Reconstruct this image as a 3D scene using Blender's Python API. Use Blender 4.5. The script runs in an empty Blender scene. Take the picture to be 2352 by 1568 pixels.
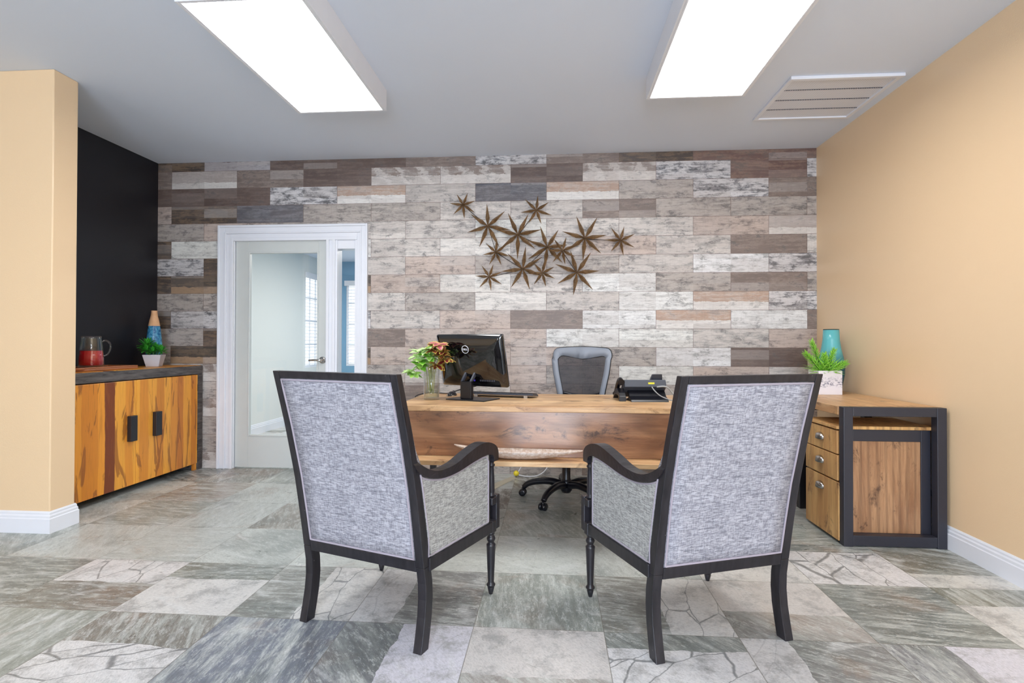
import bpy, bmesh, math, random
from mathutils import Vector, Matrix
PI = math.pi
random.seed(7)
SC = bpy.context.scene
COL = SC.collection

# ------------------------------------------------------------------ measures
H = 1.117                      # camera height
YB, XR, XL, ZC = 4.644, 2.158, -3.553, 2.727   # tiled wall, right wall, black wall, ceiling
CAM_FOV_PX = 1251.25

# ------------------------------------------------------------------ helpers
def lin(c):
    return tuple((x/12.92 if x <= .04045 else ((x+.055)/1.055)**2.4) for x in c)
def rgb(*c):
    if max(c) > 1: c = [x/255 for x in c]
    return lin(c)+(1.0,)

class NT:
    def __init__(s, name):
        s.m = bpy.data.materials.new(name); s.m.use_nodes = True
        s.t = s.m.node_tree; s.t.nodes.clear()
        s.out = s.t.nodes.new('ShaderNodeOutputMaterial')
    def n(s, typ, ins=None, **props):
        nd = s.t.nodes.new('ShaderNode'+typ)
        for k, v in props.items(): setattr(nd, k, v)
        for k, v in (ins or {}).items():
            sock = nd.inputs[k]
            if isinstance(v, bpy.types.NodeSocket): s.t.links.new(v, sock)
            else: sock.default_value = v
        return nd
    def math(s, op, a, b=0.0, c=0.0, clamp=False):
        return s.n('Math', {0: a, 1: b, 2: c}, operation=op, use_clamp=clamp).outputs[0]
    def mix(s, f, a, b, blend='MIX'):
        return s.n('Mix', {0: f, 6: a, 7: b}, data_type='RGBA', blend_type=blend).outputs[2]
    def noise(s, vec, scale=5, detail=4, rough=.5, dist=0):
        return s.n('TexNoise', {'Vector': vec, 'Scale': scale, 'Detail': detail, 'Roughness': rough, 'Distortion': dist}).outputs[0]
    def vscale(s, vec, sc):
        return s.n('Mapping', {'Vector': vec, 'Scale': sc}).outputs[0]
    def rng(s, v, a, b, c=0.0, d=1.0, smooth=False):
        return s.n('MapRange', {0: v, 1: a, 2: b, 3: c, 4: d}, interpolation_type='SMOOTHSTEP' if smooth else 'LINEAR').outputs[0]
    def bump(s, h, strength=.3, dist=.002):
        return s.n('Bump', {'Strength': strength, 'Distance': dist, 'Height': h}).outputs[0]
    def bsdf(s, col, rough=.5, metal=0., normal=None, **kw):
        ins = {'Base Color': col, 'Roughness': rough, 'Metallic': metal}
        if normal is not None: ins['Normal'] = normal
        ins.update(kw)
        b = s.n('BsdfPrincipled', ins)
        s.t.links.new(b.outputs[0], s.out.inputs[0])
        return b
    def obj(s): return s.n('TexCoord').outputs['Object']

def simple(name, c, rough=.5, metal=0., bump=0, bscale=200, **kw):
    g = NT(name)
    nrm = None
    co = g.obj()
    var = g.noise(co, 9, 3)
    col = g.mix(g.math('MULTIPLY', var, .22), rgb(*c), tuple(x*.72 for x in rgb(*c)[:3])+(1,))
    if bump: nrm = g.bump(g.noise(co, bscale, 3), bump, .002)
    g.bsdf(col, rough, metal, nrm, **kw)
    return g.m

# ------------------------------------------------------------------ mesh builder
class MB:
    def __init__(s): s.v = []; s.f = []; s.sm = []; s.mi = []; s.cur = 0; s.fa = []
    def add(s, vs, fs, smooth=False):
        o = len(s.v); s.v += [tuple(v) for v in vs]
        for f in fs: s.f.append([o+i for i in f]); s.sm.append(smooth); s.mi.append(s.cur)
        return s
    def box(s, x0, x1, y0, y1, z0, z1, M=None):
        vs = [Vector(p) for p in ((x0,y0,z0),(x1,y0,z0),(x1,y1,z0),(x0,y1,z0),(x0,y0,z1),(x1,y0,z1),(x1,y1,z1),(x0,y1,z1))]
        if M is not None: vs = [M @ v for v in vs]
        return s.add(vs, [(0,3,2,1),(4,5,6,7),(0,1,5,4),(1,2,6,5),(2,3,7,6),(3,0,4,7)])
    def loft(s, rings, cap=True, smooth=True, closed=True):
        n = len(rings[0]); vs = [p for r in rings for p in r]; fs = []
        for i in range(len(rings)-1):
            for j in range(n if closed else n-1):
                a = i*n+j; b = i*n+(j+1) % n
                fs.append((a, b, b+n, a+n))
        s.add(vs, fs, smooth)
        if cap:
            o = len(s.v)-len(vs)
            s.f.append([o+j for j in range(n)][::-1]); s.sm.append(False); s.mi.append(s.cur)
            s.f.append([o+(len(rings)-1)*n+j for j in range(n)]); s.sm.append(False); s.mi.append(s.cur)
        return s
    def lathe(s, prof, c=(0,0,0), n=24, cap=True, M=None, smooth=True):
        rings = []
        for r, z in prof:
            ring = [Vector((c[0]+r*math.cos(2*PI*j/n), c[1]+r*math.sin(2*PI*j/n), c[2]+z)) for j in range(n)]
            if M is not None: ring = [M @ p for p in ring]
            rings.append(ring)
        return s.loft(rings, cap, smooth)
    def tube(s, path, r, n=10, cap=True, smooth=True, flat=None):
        path = [Vector(p) for p in path]; rings = []
        up = Vector((0, 0, 1)); prev = None
        for i, p in enumerate(path):
            t = (path[min(i+1, len(path)-1)]-path[max(i-1, 0)]).normalized()
            if prev is None:
                a = t.cross(up)
                if a.length < .05: a = t.cross(Vector((1, 0, 0)))
                a.normalize()
            else:
                a = prev - t*prev.dot(t); a.normalize()
            prev = a; b = t.cross(a)
            rr = r[i] if isinstance(r, (list, tuple)) else r
            fx = flat or 1
            rings.append([p+a*rr*math.cos(2*PI*j/n)+b*rr*fx*math.sin(2*PI*j/n) for j in range(n)])
        return s.loft(rings, cap, smooth)
    def prism(s, poly, axis, a, b, M=None, smooth=False):
        """poly in 2-D; axis 0: (y,z) swept in x; 1: (x,z) in y; 2: (x,y) in z"""
        def mk(p, t):
            v = {0: (t, p[0], p[1]), 1: (p[0], t, p[1]), 2: (p[0], p[1], t)}[axis]
            v = Vector(v); return M @ v if M is not None else v
        n = len(poly)
        area = sum(poly[i][0]*poly[(i+1) % n][1]-poly[(i+1) % n][0]*poly[i][1] for i in range(n))
        flip = (area > 0) != (axis != 1)
        vs = [mk(p, a) for p in poly]+[mk(p, b) for p in poly]
        fs = [list(range(n))[::-1], list(range(n, 2*n))]+[(i, (i+1) % n, (i+1) % n+n, i+n) for i in range(n)]
        if flip: fs = [list(f)[::-1] for f in fs]
        return s.add(vs, fs, smooth)
    def sweep_rect(s, pts, w_fn, M=None):
        """pts: list of (lower point, upper point) pairs in (y,z); w_fn(i)->(x0,x1)"""
        rings = []
        for i, (lo, hi) in enumerate(pts):
            x0, x1 = w_fn(i)
            r = [Vector((x0, lo[0], lo[1])), Vector((x1, lo[0], lo[1])), Vector((x1, hi[0], hi[1])), Vector((x0, hi[0], hi[1]))]
            rings.append(r)
        return s.loft(rings, True, False)
    def build(s, name, mat, parent=None, bevel=0, seg=2, autosmooth=False, weld=False):
        me = bpy.data.meshes.new(name); me.from_pydata(s.v, [], s.f)
        me.polygons.foreach_set('use_smooth', s.sm)
        mats = mat if isinstance(mat, (list, tuple)) else [mat]
        for m in mats: me.materials.append(m)
        if len(mats) > 1: me.polygons.foreach_set('material_index', s.mi)
        bm = bmesh.new(); bm.from_mesh(me); bmesh.ops.recalc_face_normals(bm, faces=bm.faces); bm.to_mesh(me); bm.free()
        me.update()
        o = bpy.data.objects.new(name, me); COL.objects.link(o)
        if parent is not None: o.parent = parent
        if bevel:
            b = o.modifiers.new('edge', 'BEVEL'); b.width = bevel; b.segments = seg; b.limit_method = 'ANGLE'; b.angle_limit = .6
        return o

def tag(o, label=None, cat=None, group=None, kind=None):
    if label: o['label'] = label
    if cat: o['category'] = cat
    if group: o['group'] = group
    if kind: o['kind'] = kind
    return o
def thing(name, label, cat, loc=(0, 0, 0), rz=0, group=None):
    o = bpy.data.objects.new(name, None); COL.objects.link(o)
    o.location = loc; o.rotation_euler = (0, 0, rz); o.empty_display_size = .1
    return tag(o, label, cat, group)
def copy_tree(o, parent=None):
    c = o.copy(); COL.objects.link(c); c.parent = parent
    for ch in list(o.children): copy_tree(ch, c)
    return c
def struct(name, mb, m, parent=None, **kw):
    o = mb.build(name, m, parent, **kw); o['kind'] = 'structure'; return o
def smoothpath(pts, n=8):
    """Catmull-Rom"""
    P = [Vector(p) for p in pts]; out = []
    for i in range(len(P)-1):
        p0 = P[max(i-1, 0)]; p1 = P[i]; p2 = P[i+1]; p3 = P[min(i+2, len(P)-1)]
        for k in range(n):
            t = k/n
            out.append(.5*((2*p1)+(p2-p0)*t+(2*p0-5*p1+4*p2-p3)*t*t+(3*p1-p0-3*p2+p3)*t**3))
    out.append(P[-1]); return out
def interp(tab, x):
    if x <= tab[0][0]: return tab[0][1]
    for (a, b), (c, d) in zip(tab, tab[1:]):
        if x <= c:
            t = (x-a)/(c-a); return b+(d-b)*t
    return tab[-1][1]

# ------------------------------------------------------------------ materials
def m_paint(name, c, rough=.55, bump=.35, bs=260, spec=.5):
    g = NT(name); co = g.obj()
    n1 = g.noise(co, bs, 3, .55)
    col = g.mix(g.rng(g.noise(co, 1.3, 3), .3, .7, 0, .06), rgb(*c), tuple(x*.8 for x in rgb(*c)[:3])+(1,))
    g.bsdf(col, rough, 0, g.bump(n1, bump, .0012), **{'Specular IOR Level': spec})
    return g.m
M_TAN = m_paint('tan_paint', (237, 207, 167), .34, .5, 230, .7)
M_CEIL = m_paint('ceiling_paint', (222, 230, 243), .85, .25, 120, .2)
M_BLACK = m_paint('black_paint', (27, 26, 33), .42, .5, 230)
M_HALLW = m_paint('pale_grey_paint', (226, 229, 226), .6, .3, 230)
M_BLUE = m_paint('blue_paint', (112, 160, 190), .6, .3, 230)
M_TRIM = simple('white_trim_paint', (233, 235, 241), .35)
M_DOOR = simple('grey_door_paint', (205, 209, 206), .38)

def m_wall_tiles():
    g = NT('wood_look_wall_tile')
    ca = g.n('Attribute', attribute_name='ca').outputs['Color']
    cb = g.n('Attribute', attribute_name='cb').outputs['Color']
    pa = g.n('Attribute', attribute_name='pp')
    sp = g.n('SeparateColor', {0: pa.outputs['Color']})
    seed, con, split, diag = sp.outputs[0], sp.outputs[1], sp.outputs[2], pa.outputs['Alpha']
    uv = g.n('UVMap', uv_map='uv').outputs[0]
    u = g.n('SeparateXYZ', {0: uv})
    co = g.obj(); s3 = g.n('SeparateXYZ', {0: co})
    off = g.n('CombineXYZ', {0: g.math('MULTIPLY', seed, 37.), 1: g.math('MULTIPLY', seed, 91.), 2: g.math('MULTIPLY', seed, 53.)}).outputs[0]
    v = g.n('VectorMath', {0: co, 1: off}, operation='ADD').outputs[0]
    streak = g.noise(g.vscale(v, (2.6, 1, 30)), 1.6, 9, .72, .1)
    fine = g.noise(g.vscale(v, (9, 1, 120)), 2.2, 5, .6)
    mott = g.noise(g.vscale(v, (4.2, 1, 9)), 2.0, 10, .8, .2)
    saw = g.noise(g.vscale(v, (110, 1, 6)), 1.0, 3, .6)
    f = g.math('MULTIPLY', g.rng(g.math('ADD', g.math('MULTIPLY', streak, .45), g.math('MULTIPLY', mott, .55)), .46, .56, 0, 1, True), con)
    # split boards: lower part in the second colour
    edge = g.math('ADD', u.outputs[1], g.math('MULTIPLY', g.math('SUBTRACT', g.noise(g.vscale(v, (7, 1, 3)), 2.0, 5, .7), .5), .28))
    low = g.math('LESS_THAN', edge, split)
    f = g.math('MAXIMUM', f, g.math('MULTIPLY', low, .92))
    col = g.mix(f, ca, cb)
    cell = g.n('CombineXYZ', {0: g.math('ADD', g.math('MULTIPLY', seed, 777.), g.math('FLOOR', g.math('MULTIPLY', u.outputs[0], 2.))), 1: g.math('FLOOR', g.math('MULTIPLY', g.math('ADD', u.outputs[1], g.math('MULTIPLY', seed, .3)), 2.)), 2: 0.}).outputs[0]
    wn = g.n('TexWhiteNoise', {'Vector': cell}, noise_dimensions='3D').outputs[0]
    col = g.mix(g.rng(wn, 0, 1, 0, .34), col, rgb(150, 132, 122))
    col = g.mix(g.rng(wn, .7, 1, 0, .35), col, rgb(210, 206, 202))
    # diagonal saw marks
    dv = g.math('ADD', g.math('MULTIPLY', s3.outputs[0], 34.), g.math('MULTIPLY', s3.outputs[2], 22.))
    dw = g.math('SINE', g.math('ADD', dv, g.math('MULTIPLY', mott, 16.)))
    dg = g.math('MULTIPLY', g.rng(dw, -.1, .6, 0, .75, True), diag)
    col = g.mix(dg, col, rgb(226, 220, 214))
    # dark weathering
    dk = g.math('MULTIPLY', g.rng(mott, .54, .60, 0, .9, True), g.math('ADD', .1, con))
    col = g.mix(g.math('MULTIPLY', dk, .8), col, rgb(84, 84, 86))
    col = g.mix(g.rng(fine, .40, .68, .0, .28), col, rgb(98, 88, 82))
    col = g.mix(g.rng(saw, .55, .8, .0, .16), col, rgb(98, 90, 86))
    # joints
    du = g.math('MULTIPLY', g.math('MINIMUM', u.outputs[0], g.math('SUBTRACT', 1, u.outputs[0])), .6117)
    dv2 = g.math('MULTIPLY', g.math('MINIMUM', u.outputs[1], g.math('SUBTRACT', 1, u.outputs[1])), .1564)
    dmin = g.math('MINIMUM', du, dv2)
    j = g.rng(dmin, .0012, .0024, 1, 0)
    col = g.mix(g.math('MULTIPLY', j, .75), col, rgb(112, 92, 84))
    h = g.math('SUBTRACT', g.math('MULTIPLY', g.math('ADD', streak, g.math('MULTIPLY', fine, .5)), .4), g.math('MULTIPLY', j, 1.2))
    g.bsdf(col, g.rng(mott, .3, .7, .42, .6), 0, g.bump(h, .35, .003))
    return g.m
M_WTILE = m_wall_tiles()

def m_floor_tiles():
    g = NT('slate_look_floor_tile')
    ca = g.n('Attribute', attribute_name='ca').outputs['Color']
    cb = g.n('Attribute', attribute_name='cb').outputs['Color']
    pa = g.n('Attribute', attribute_name='pp')
    sp = g.n('SeparateColor', {0: pa.outputs['Color']})
    seed, ang, split, crack = sp.outputs[0], sp.outputs[1], sp.outputs[2], pa.outputs['Alpha']
    uv = g.n('UVMap', uv_map='uv').outputs[0]
    u = g.n('SeparateXYZ', {0: uv})
    co = g.obj()
    off = g.n('CombineXYZ', {0: g.math('MULTIPLY', seed, 37.), 1: g.math('MULTIPLY', seed, 91.), 2: 0.}).outputs[0]
    v = g.n('VectorMath', {0: co, 1: off}, operation='ADD').outputs[0]
    vr = g.n('VectorRotate', {'Vector': v, 'Angle': ang}, rotation_type='Z_AXIS').outputs[0]
    st = g.noise(g.vscale(vr, (2.6, 19, 1)), 1.0, 10, .74, .12)
    fine = g.noise(g.vscale(vr, (40, 95, 1)), 1.6, 7, .8)
    cloud = g.noise(v, 4.5, 7, .62, .8)
    warm = g.noise(v, 3.1, 5, .6, .4)
    f = g.math('MULTIPLY', g.rng(st, .47, .62, 0, 1), .8)
    col = g.mix(f, ca, rgb(206, 210, 204))
    col = g.mix(g.rng(cloud, .58, .70, 0, .62, True), col, rgb(212, 213, 209))
    col = g.mix(g.rng(warm, .56, .68, 0, .38, True), col, rgb(158, 128, 106))
    low = g.noise(v, 1.9, 3, .5, .2)
    col = g.mix(g.rng(low, .5, .66, 0, .5, True), col, rgb(104, 110, 106))
    grit = g.noise(g.vscale(vr, (9, 26, 1)), 1.6, 10, .84, .1)
    col = g.mix(g.rng(grit, .52, .58, 0, .55), col, rgb(216, 220, 216))
    col = g.mix(g.rng(grit, .38, .47, .42, 0), col, rgb(96, 102, 98))
    # printed second stone: one side of the tile in the light colour with dark veins
    sd = g.n('SeparateXYZ', {0: g.n('UVMap', uv_map='side').outputs[0]}).outputs[0]
    e = g.math('ADD', sd, g.math('MULTIPLY', g.math('SUBTRACT', g.noise(v, 3.0, 4, .6), .5), .16))
    inn = g.math('LESS_THAN', e, split)
    light = g.mix(g.rng(g.noise(v, 7.0, 10, .8), .46, .64, 0, .8, True), cb, rgb(158, 158, 156))
    col = g.mix(g.math('MULTIPLY', inn, .93), col, light)
    vd = g.n('VectorMath', {0: vr, 1: g.n('VectorMath', {0: g.n('TexNoise', {'Vector': v, 'Scale': 7., 'Detail': 5.}).outputs[1], 1: (.05, .05, .05)}, operation='MULTIPLY').outputs[0]}, operation='ADD').outputs[0]
    vor = g.n('TexVoronoi', {'Vector': g.vscale(vd, (7.5, 2.2, 1)), 'Scale': 1.0, 'Randomness': .8}, feature='DISTANCE_TO_EDGE').outputs[0]
    vein = g.math('MULTIPLY', g.rng(vor, .003, .02, 1, 0, True), crack)
    col = g.mix(g.math('MULTIPLY', g.math('MULTIPLY', vein, inn), .72), col, rgb(92, 95, 96))
    # thin chalk veins
    vor2 = g.n('TexVoronoi', {'Vector': g.vscale(vd, (1.3, 4.3, 1)), 'Scale': 1.0}, feature='DISTANCE_TO_EDGE').outputs[0]
    ch = g.math('MULTIPLY', g.rng(vor2, .008, .05, 1, 0, True), g.rng(cloud, .45, .6, 0, 1))
    col = g.mix(g.math('MULTIPLY', ch, .42), col, rgb(226, 228, 226))
    col = g.mix(g.rng(fine, .45, .72, 0, .48), col, rgb(100, 104, 100))
    du = g.math('MINIMUM', u.outputs[0], g.math('SUBTRACT', 1, u.outputs[0]))
    dv = g.math('MINIMUM', u.outputs[1], g.math('SUBTRACT', 1, u.outputs[1]))
    j = g.rng(g.math('MINIMUM', du, dv), .0022, .0045, 1, 0)
    col = g.mix(g.math('MULTIPLY', j, .7), col, rgb(122, 118, 108))
    h = g.math('SUBTRACT', g.math('ADD', g.math('MULTIPLY', st, .5), g.math('MULTIPLY', fine, .2)), g.math('MULTIPLY', j, .8))
    g.bsdf(col, g.rng(cloud, .3, .7, .24, .42), 0, g.bump(h, .22, .003))
    return g.m
M_FTILE = m_floor_tiles()

def m_rustic(name, axis, base=(157, 108, 70), lightc=(196, 150, 104), dark=(74, 48, 34), rough=.36, seed=0., coat=0.):
    """brown rustic board; axis = grain direction (0 x,1 y,2 z)"""
    g = NT(name); co = g.n('VectorMath', {0: g.obj(), 1: (seed, seed*1.7, seed*.6)}, operation='ADD').outputs[0]
    sc = [10, 10, 10]; sc[axis] = 1.1
    sc2 = [60, 60, 60]; sc2[axis] = 3.0
    sc3 = [6, 6, 6]; sc3[axis] = 3.0
    st = g.noise(g.vscale(co, tuple(sc)), 1.0, 9, .7, .5)
    fi = g.noise(g.vscale(co, tuple(sc2)), 1.6, 6, .6, .3)
    kn = g.noise(g.vscale(co, tuple(sc3)), 1.5, 9, .74, .5)
    col = g.mix(g.rng(st, .36, .66, 0, 1, True), rgb(*base), rgb(*lightc))
    col = g.mix(g.rng(kn, .53, .66, 0, .85, True), col, rgb(*dark))
    wv = g.n('TexWave', {'Vector': g.vscale(co, tuple(x*.4 for x in sc)), 'Scale': 2.0, 'Distortion': 9., 'Detail': 4., 'Detail Scale': .6}).outputs[1]
    col = g.mix(g.rng(wv, .55, .95, 0, .28), col, rgb(*dark))
    col = g.mix(g.rng(fi, .48, .78, 0, .3), col, rgb(*dark))
    g.bsdf(col, rough, 0, g.bump(fi, .12, .001), **{'Coat Weight': coat, 'Coat Roughness': .3})
    return g.m
M_DESKX = m_rustic('rustic_brown_board', 0, base=(138, 92, 60), lightc=(176, 130, 92), dark=(62, 42, 32), rough=.3, coat=.9)
M_DESKTOP_LIT = m_rustic('rustic_desk_top_lit', 0, base=(198, 152, 104), lightc=(236, 200, 152), dark=(134, 94, 62), rough=.4, seed=3.)  # paler copy of the board: light on the top put into the colour
M_RETTOP_LIT = m_rustic('rustic_return_top_lit', 1, base=(196, 148, 100), lightc=(230, 190, 142), dark=(112, 76, 48), rough=.4, seed=5.)  # side desk board with the light from above put into its colour
M_PANELZ = m_rustic('rustic_upright_board', 2, base=(146, 102, 70), lightc=(190, 146, 106), dark=(66, 44, 34), rough=.42, seed=9.)
M_DRAWER = m_rustic('rustic_drawer_board', 2, base=(192, 142, 86), lightc=(228, 184, 120), dark=(98, 64, 38), rough=.42, seed=12.)

def m_sheesham():
    g = NT('amber_hardwood_planks'); co = g.obj(); s = g.n('SeparateXYZ', {0: co})
    wob = g.noise(g.vscale(co, (6, 5, 1.5)), 1.0, 5, .6)
    y = g.math('ADD', s.outputs[1], g.math('MULTIPLY', g.math('SUBTRACT', wob, .5), .05))
    r = g.n('ValToRGB', {0: g.rng(y, 3.2, 4.58, 0, 1)}); cr = r.color_ramp; cr.interpolation = 'CONSTANT'
    stops = [(0, (236, 158, 52)), (.13, (222, 140, 44)), (.225, (238, 158, 52)), (.262, (126, 62, 28)), (.33, (240, 168, 62)), (.40, (230, 150, 52)), (.455, (246, 172, 62)),
             (.50, (226, 146, 52)), (.56, (242, 168, 64)), (.625, (220, 140, 50)), (.68, (246, 172, 64)), (.74, (230, 150, 54)), (.80, (208, 126, 46)), (.85, (240, 164, 60)), (.92, (216, 134, 46)), (.97, (244, 168, 58))]
    while len(cr.elements) < len(stops): cr.elements.new(.5)
    for e, (p, c) in zip(cr.elements, stops): e.position = p; e.color = rgb(*c)
    st = g.noise(g.vscale(co, (20, 22, 1.6)), 1.0, 7, .6, 1.2)
    fi = g.noise(g.vscale(co, (60, 90, 4)), 1.5, 5, .6)
    big = g.noise(g.vscale(co, (8, 9, 1.5)), 1.3, 4, .55, 1.6)
    col = g.mix(g.rng(st, .54, .72, 0, .4, True), r.outputs[0], rgb(150, 80, 28))
    col = g.mix(g.rng(big, .57, .62, 0, .7, True), col, rgb(140, 76, 32))
    col = g.mix(g.rng(fi, .5, .75, 0, .2), col, rgb(110, 58, 24))
    g.bsdf(col, .38, 0, g.bump(fi, .15, .001))
    return g.m
M_AMBER = m_sheesham()

def m_reclaimed():
    g = NT('charcoal_weathered_timber'); co = g.obj()
    st = g.noise(g.vscale(co, (30, 4, 40)), 1.0, 8, .7, .6)
    ch = g.noise(g.vscale(co, (14, 6, 14)), 1.2, 7, .7, .8)
    col = g.mix(g.rng(st, .4, .62, 0, 1), rgb(58, 54, 54), rgb(104, 98, 96))
    col = g.mix(g.rng(ch, .66, .72, 0, .8, True), col, rgb(166, 128, 100))
    g.bsdf(col, .6, 0, g.bump(st, .5, .003))
    return g.m
M_RECL = m_reclaimed()

def m_fabric(name, ua, va, c=(160, 159, 166), d=(88, 89, 99), l=(196, 195, 203)):
    """woven cloth; ua, va: the two directions of the weave"""
    g = NT(name); co = g.obj()
    sc1 = [60, 60, 60]; sc1[va] = 380; sc1[ua] = 40
    sc2 = [60, 60, 60]; sc2[ua] = 330; sc2[va] = 42
    a = g.noise(g.vscale(co, tuple(sc1)), 1.0, 3, .7)
    b = g.noise(g.vscale(co, tuple(sc2)), 1.0, 3, .7)
    big = g.noise(g.vscale(co, tuple(x*.22 for x in sc1)), 1.0, 3, .6)
    s = g.math('ADD', g.math('MULTIPLY', a, .66), g.math('MULTIPLY', b, .34))
    col = g.mix(g.rng(s, .44, .56, 0, 1), rgb(*d), rgb(*l))
    col = g.mix(.42, col, rgb(*c))
    col = g.mix(g.rng(big, .5, .7, 0, .35), col, rgb(*d))
    g.bsdf(col, .92, 0, g.bump(s, .5, .001), **{'Specular IOR Level': .15})
    return g.m
M_FABXZ = m_fabric('grey_woven_cloth_back', 0, 2)
M_FABYZ = m_fabric('grey_woven_cloth_side', 1, 2, c=(166, 166, 163), d=(98, 98, 98), l=(196, 196, 193))
M_FABXY = m_fabric('grey_woven_cloth_seat', 0, 1, c=(166, 166, 163), d=(98, 98, 98), l=(196, 196, 193))
M_PIPE = simple('lilac_grey_piping', (164, 156, 166), .8)

def m_chairwood():
    g = NT('black_stained_wood'); co = g.obj()
    n = g.noise(g.vscale(co, (40, 40, 5)), 1.2, 6, .6)
    sp = g.noise(co, 70, 2, .5)
    col = g.mix(g.rng(n, .35, .7), rgb(26, 25, 30), rgb(46, 43, 48))
    col = g.mix(g.rng(sp, .76, .79, 0, .5), col, rgb(190, 188, 188))
    g.bsdf(col, .33, 0, g.bump(n, .12, .001))
    return g.m
M_CWOOD = m_chairwood()
M_FRAME = simple('charcoal_powder_coated_steel', (44, 44, 53), .42, 0, .1, 500)
M_BLKMETAL = simple('black_metal', (34, 33, 37), .35)
M_BLKPLAST = simple('black_plastic', (20, 21, 28), .28)
M_GLOSSBLK = simple('glossy_black_shell', (9, 9, 12), .035, 0, **{'Coat Weight': 1., 'Coat Roughness': .02})
M_GREYPL = simple('slate_grey_plastic', (66, 70, 80), .42)
M_SILVER = simple('brushed_nickel', (200, 198, 195), .26, 1.)
M_DARKREC = simple('dark_void', (12, 11, 12), .8)
M_BRASS = None
def m_brass():
    g = NT('aged_brass'); co = g.obj()
    n = g.noise(co, 26, 5, .65)
    col = g.mix(g.rng(n, .35, .7), rgb(116, 90, 62), rgb(172, 140, 102))
    g.bsdf(col, .38, .6, g.bump(n, .2, .001))
    return g.m
M_BRASS = m_brass()
def m_glass(name, col=(1, 1, 1), rough=0., ior=1.45):
    g = NT(name)
    gl = g.n('BsdfGlass', {'Color': tuple(col)+(1,), 'Roughness': rough, 'IOR': ior})
    g.t.links.new(gl.outputs[0], g.out.inputs[0]); return g.m
def m_thin(name, tint=(.955, .97, .965)):
    g = NT(name); lw = g.n('LayerWeight', {'Blend': .5}).outputs[1]
    tr = g.n('BsdfTransparent', {'Color': tuple(tint)+(1,)}); gs = g.n('BsdfGlossy', {'Roughness': .02, 'Color': (1, 1, 1, 1)})
    mx = g.n('MixShader', {0: g.math('ADD', .05, g.math('MULTIPLY', g.math('POWER', lw, 3.), .6), clamp=True), 1: tr.outputs[0], 2: gs.outputs[0]})
    g.t.links.new(mx.outputs[0], g.out.inputs[0]); return g.m
M_GLASS = m_thin('clear_glass')
def m_pane():
    g = NT('window_pane')
    fc = g.n('LayerWeight', {'Blend': .5}).outputs[1]
    fr = g.math('ADD', .035, g.math('MULTIPLY', g.math('POWER', fc, 5.), .7))
    tr = g.n('BsdfTransparent', {'Color': (.975, .98, .98, 1)}); gs = g.n('BsdfGlossy', {'Roughness': .01})
    mx = g.n('MixShader', {0: fr, 1: tr.outputs[0], 2: gs.outputs[0]})
    g.t.links.new(mx.outputs[0], g.out.inputs[0]); return g.m
M_PANE = m_pane()
def m_mesh():
    g = NT('black_net_cloth'); co = g.obj()
    w = g.n('TexWave', {'Vector': co, 'Scale': 60., 'Distortion': 1.}).outputs[1]
    tr = g.n('BsdfTransparent'); df = g.n('BsdfPrincipled', {'Base Color': rgb(50, 52, 60), 'Roughness': .6})
    mx = g.n('MixShader', {0: g.rng(w, 0, 1, .72, .86), 1: tr.outputs[0], 2: df.outputs[0]})
    g.t.links.new(mx.outputs[0], g.out.inputs[0]); return g.m
M_NET = m_mesh()
M_NETFR = simple('grey_mesh_border', (146, 152, 162), .6, 0, .3, 600)
def m_emit(name, c, s):
    g = NT(name); e = g.n('Emission', {'Color': tuple(c)+(1,), 'Strength': s})
    g.t.links.new(e.outputs[0], g.out.inputs[0]); return g.m
LENS = 7.6
M_LENS = m_emit('lit_diffuser', (1., .985, .97), LENS)
def m_leaf():
    g = NT('leaf'); ca = g.n('Attribute', attribute_name='lc').outputs['Color']
    n = g.noise(g.obj(), 60, 4)
    col = g.mix(g.rng(n, .4, .7, 0, .3), ca, rgb(60, 90, 30))
    g.bsdf(col, .42, 0, None, **{'Subsurface Weight': .0})
    return g.m
M_LEAF = m_leaf()
M_SOIL = simple('moss', (92, 104, 48), .9, 0, .8, 60)

# ------------------------------------------------------------------ tiled surfaces
def tiled(name, mat, quads, sides=None):
    """quads: (4 corners, 4 uvs, ca, cb, pp)"""
    vs = []; fs = []; uvs = []; A = []; B = []; P = []
    for c, uv, ca, cb, pp in quads:
        o = len(vs); vs += c; fs.append([o, o+1, o+2, o+3]); uvs += uv; A += [ca]*4; B += [cb]*4; P += [pp]*4
    me = bpy.data.meshes.new(name); me.from_pydata(vs, [], fs)
    ul = me.uv_layers.new(name='uv')
    for i, u in enumerate(uvs): ul.data[i].uv = u
    for nm, L in (('ca', A), ('cb', B), ('pp', P)):
        at = me.attributes.new(nm, 'FLOAT_COLOR', 'CORNER')
        for i, c in enumerate(L): at.data[i].color = c
    if sides:
        sl = me.uv_layers.new(name='side')
        for i, q in enumerate(sides):
            for k in range(4): sl.data[i*4+k].uv = (q[k], 0)
    me.materials.append(mat); me.update()
    o = bpy.data.objects.new(name, me); COL.objects.link(o); o['kind'] = 'structure'
    return o
def clip(rect, hole):
    x0, x1, z0, z1 = rect; a, b, c, d = hole
    if x1 <= a or x0 >= b or z1 <= c or z0 >= d: return [rect]
    out = []
    if x0 < a: out.append((x0, a, z0, z1)); x0 = a
    if x1 > b: out.append((b, x1, z0, z1)); x1 = b
    if z0 < c: out.append((x0, x1, z0, c))
    if z1 > d: out.append((x0, x1, d, z1))
    return out
DOOR = (-2.90, -1.685, 0, 2.095)   # opening for door and side light
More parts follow.
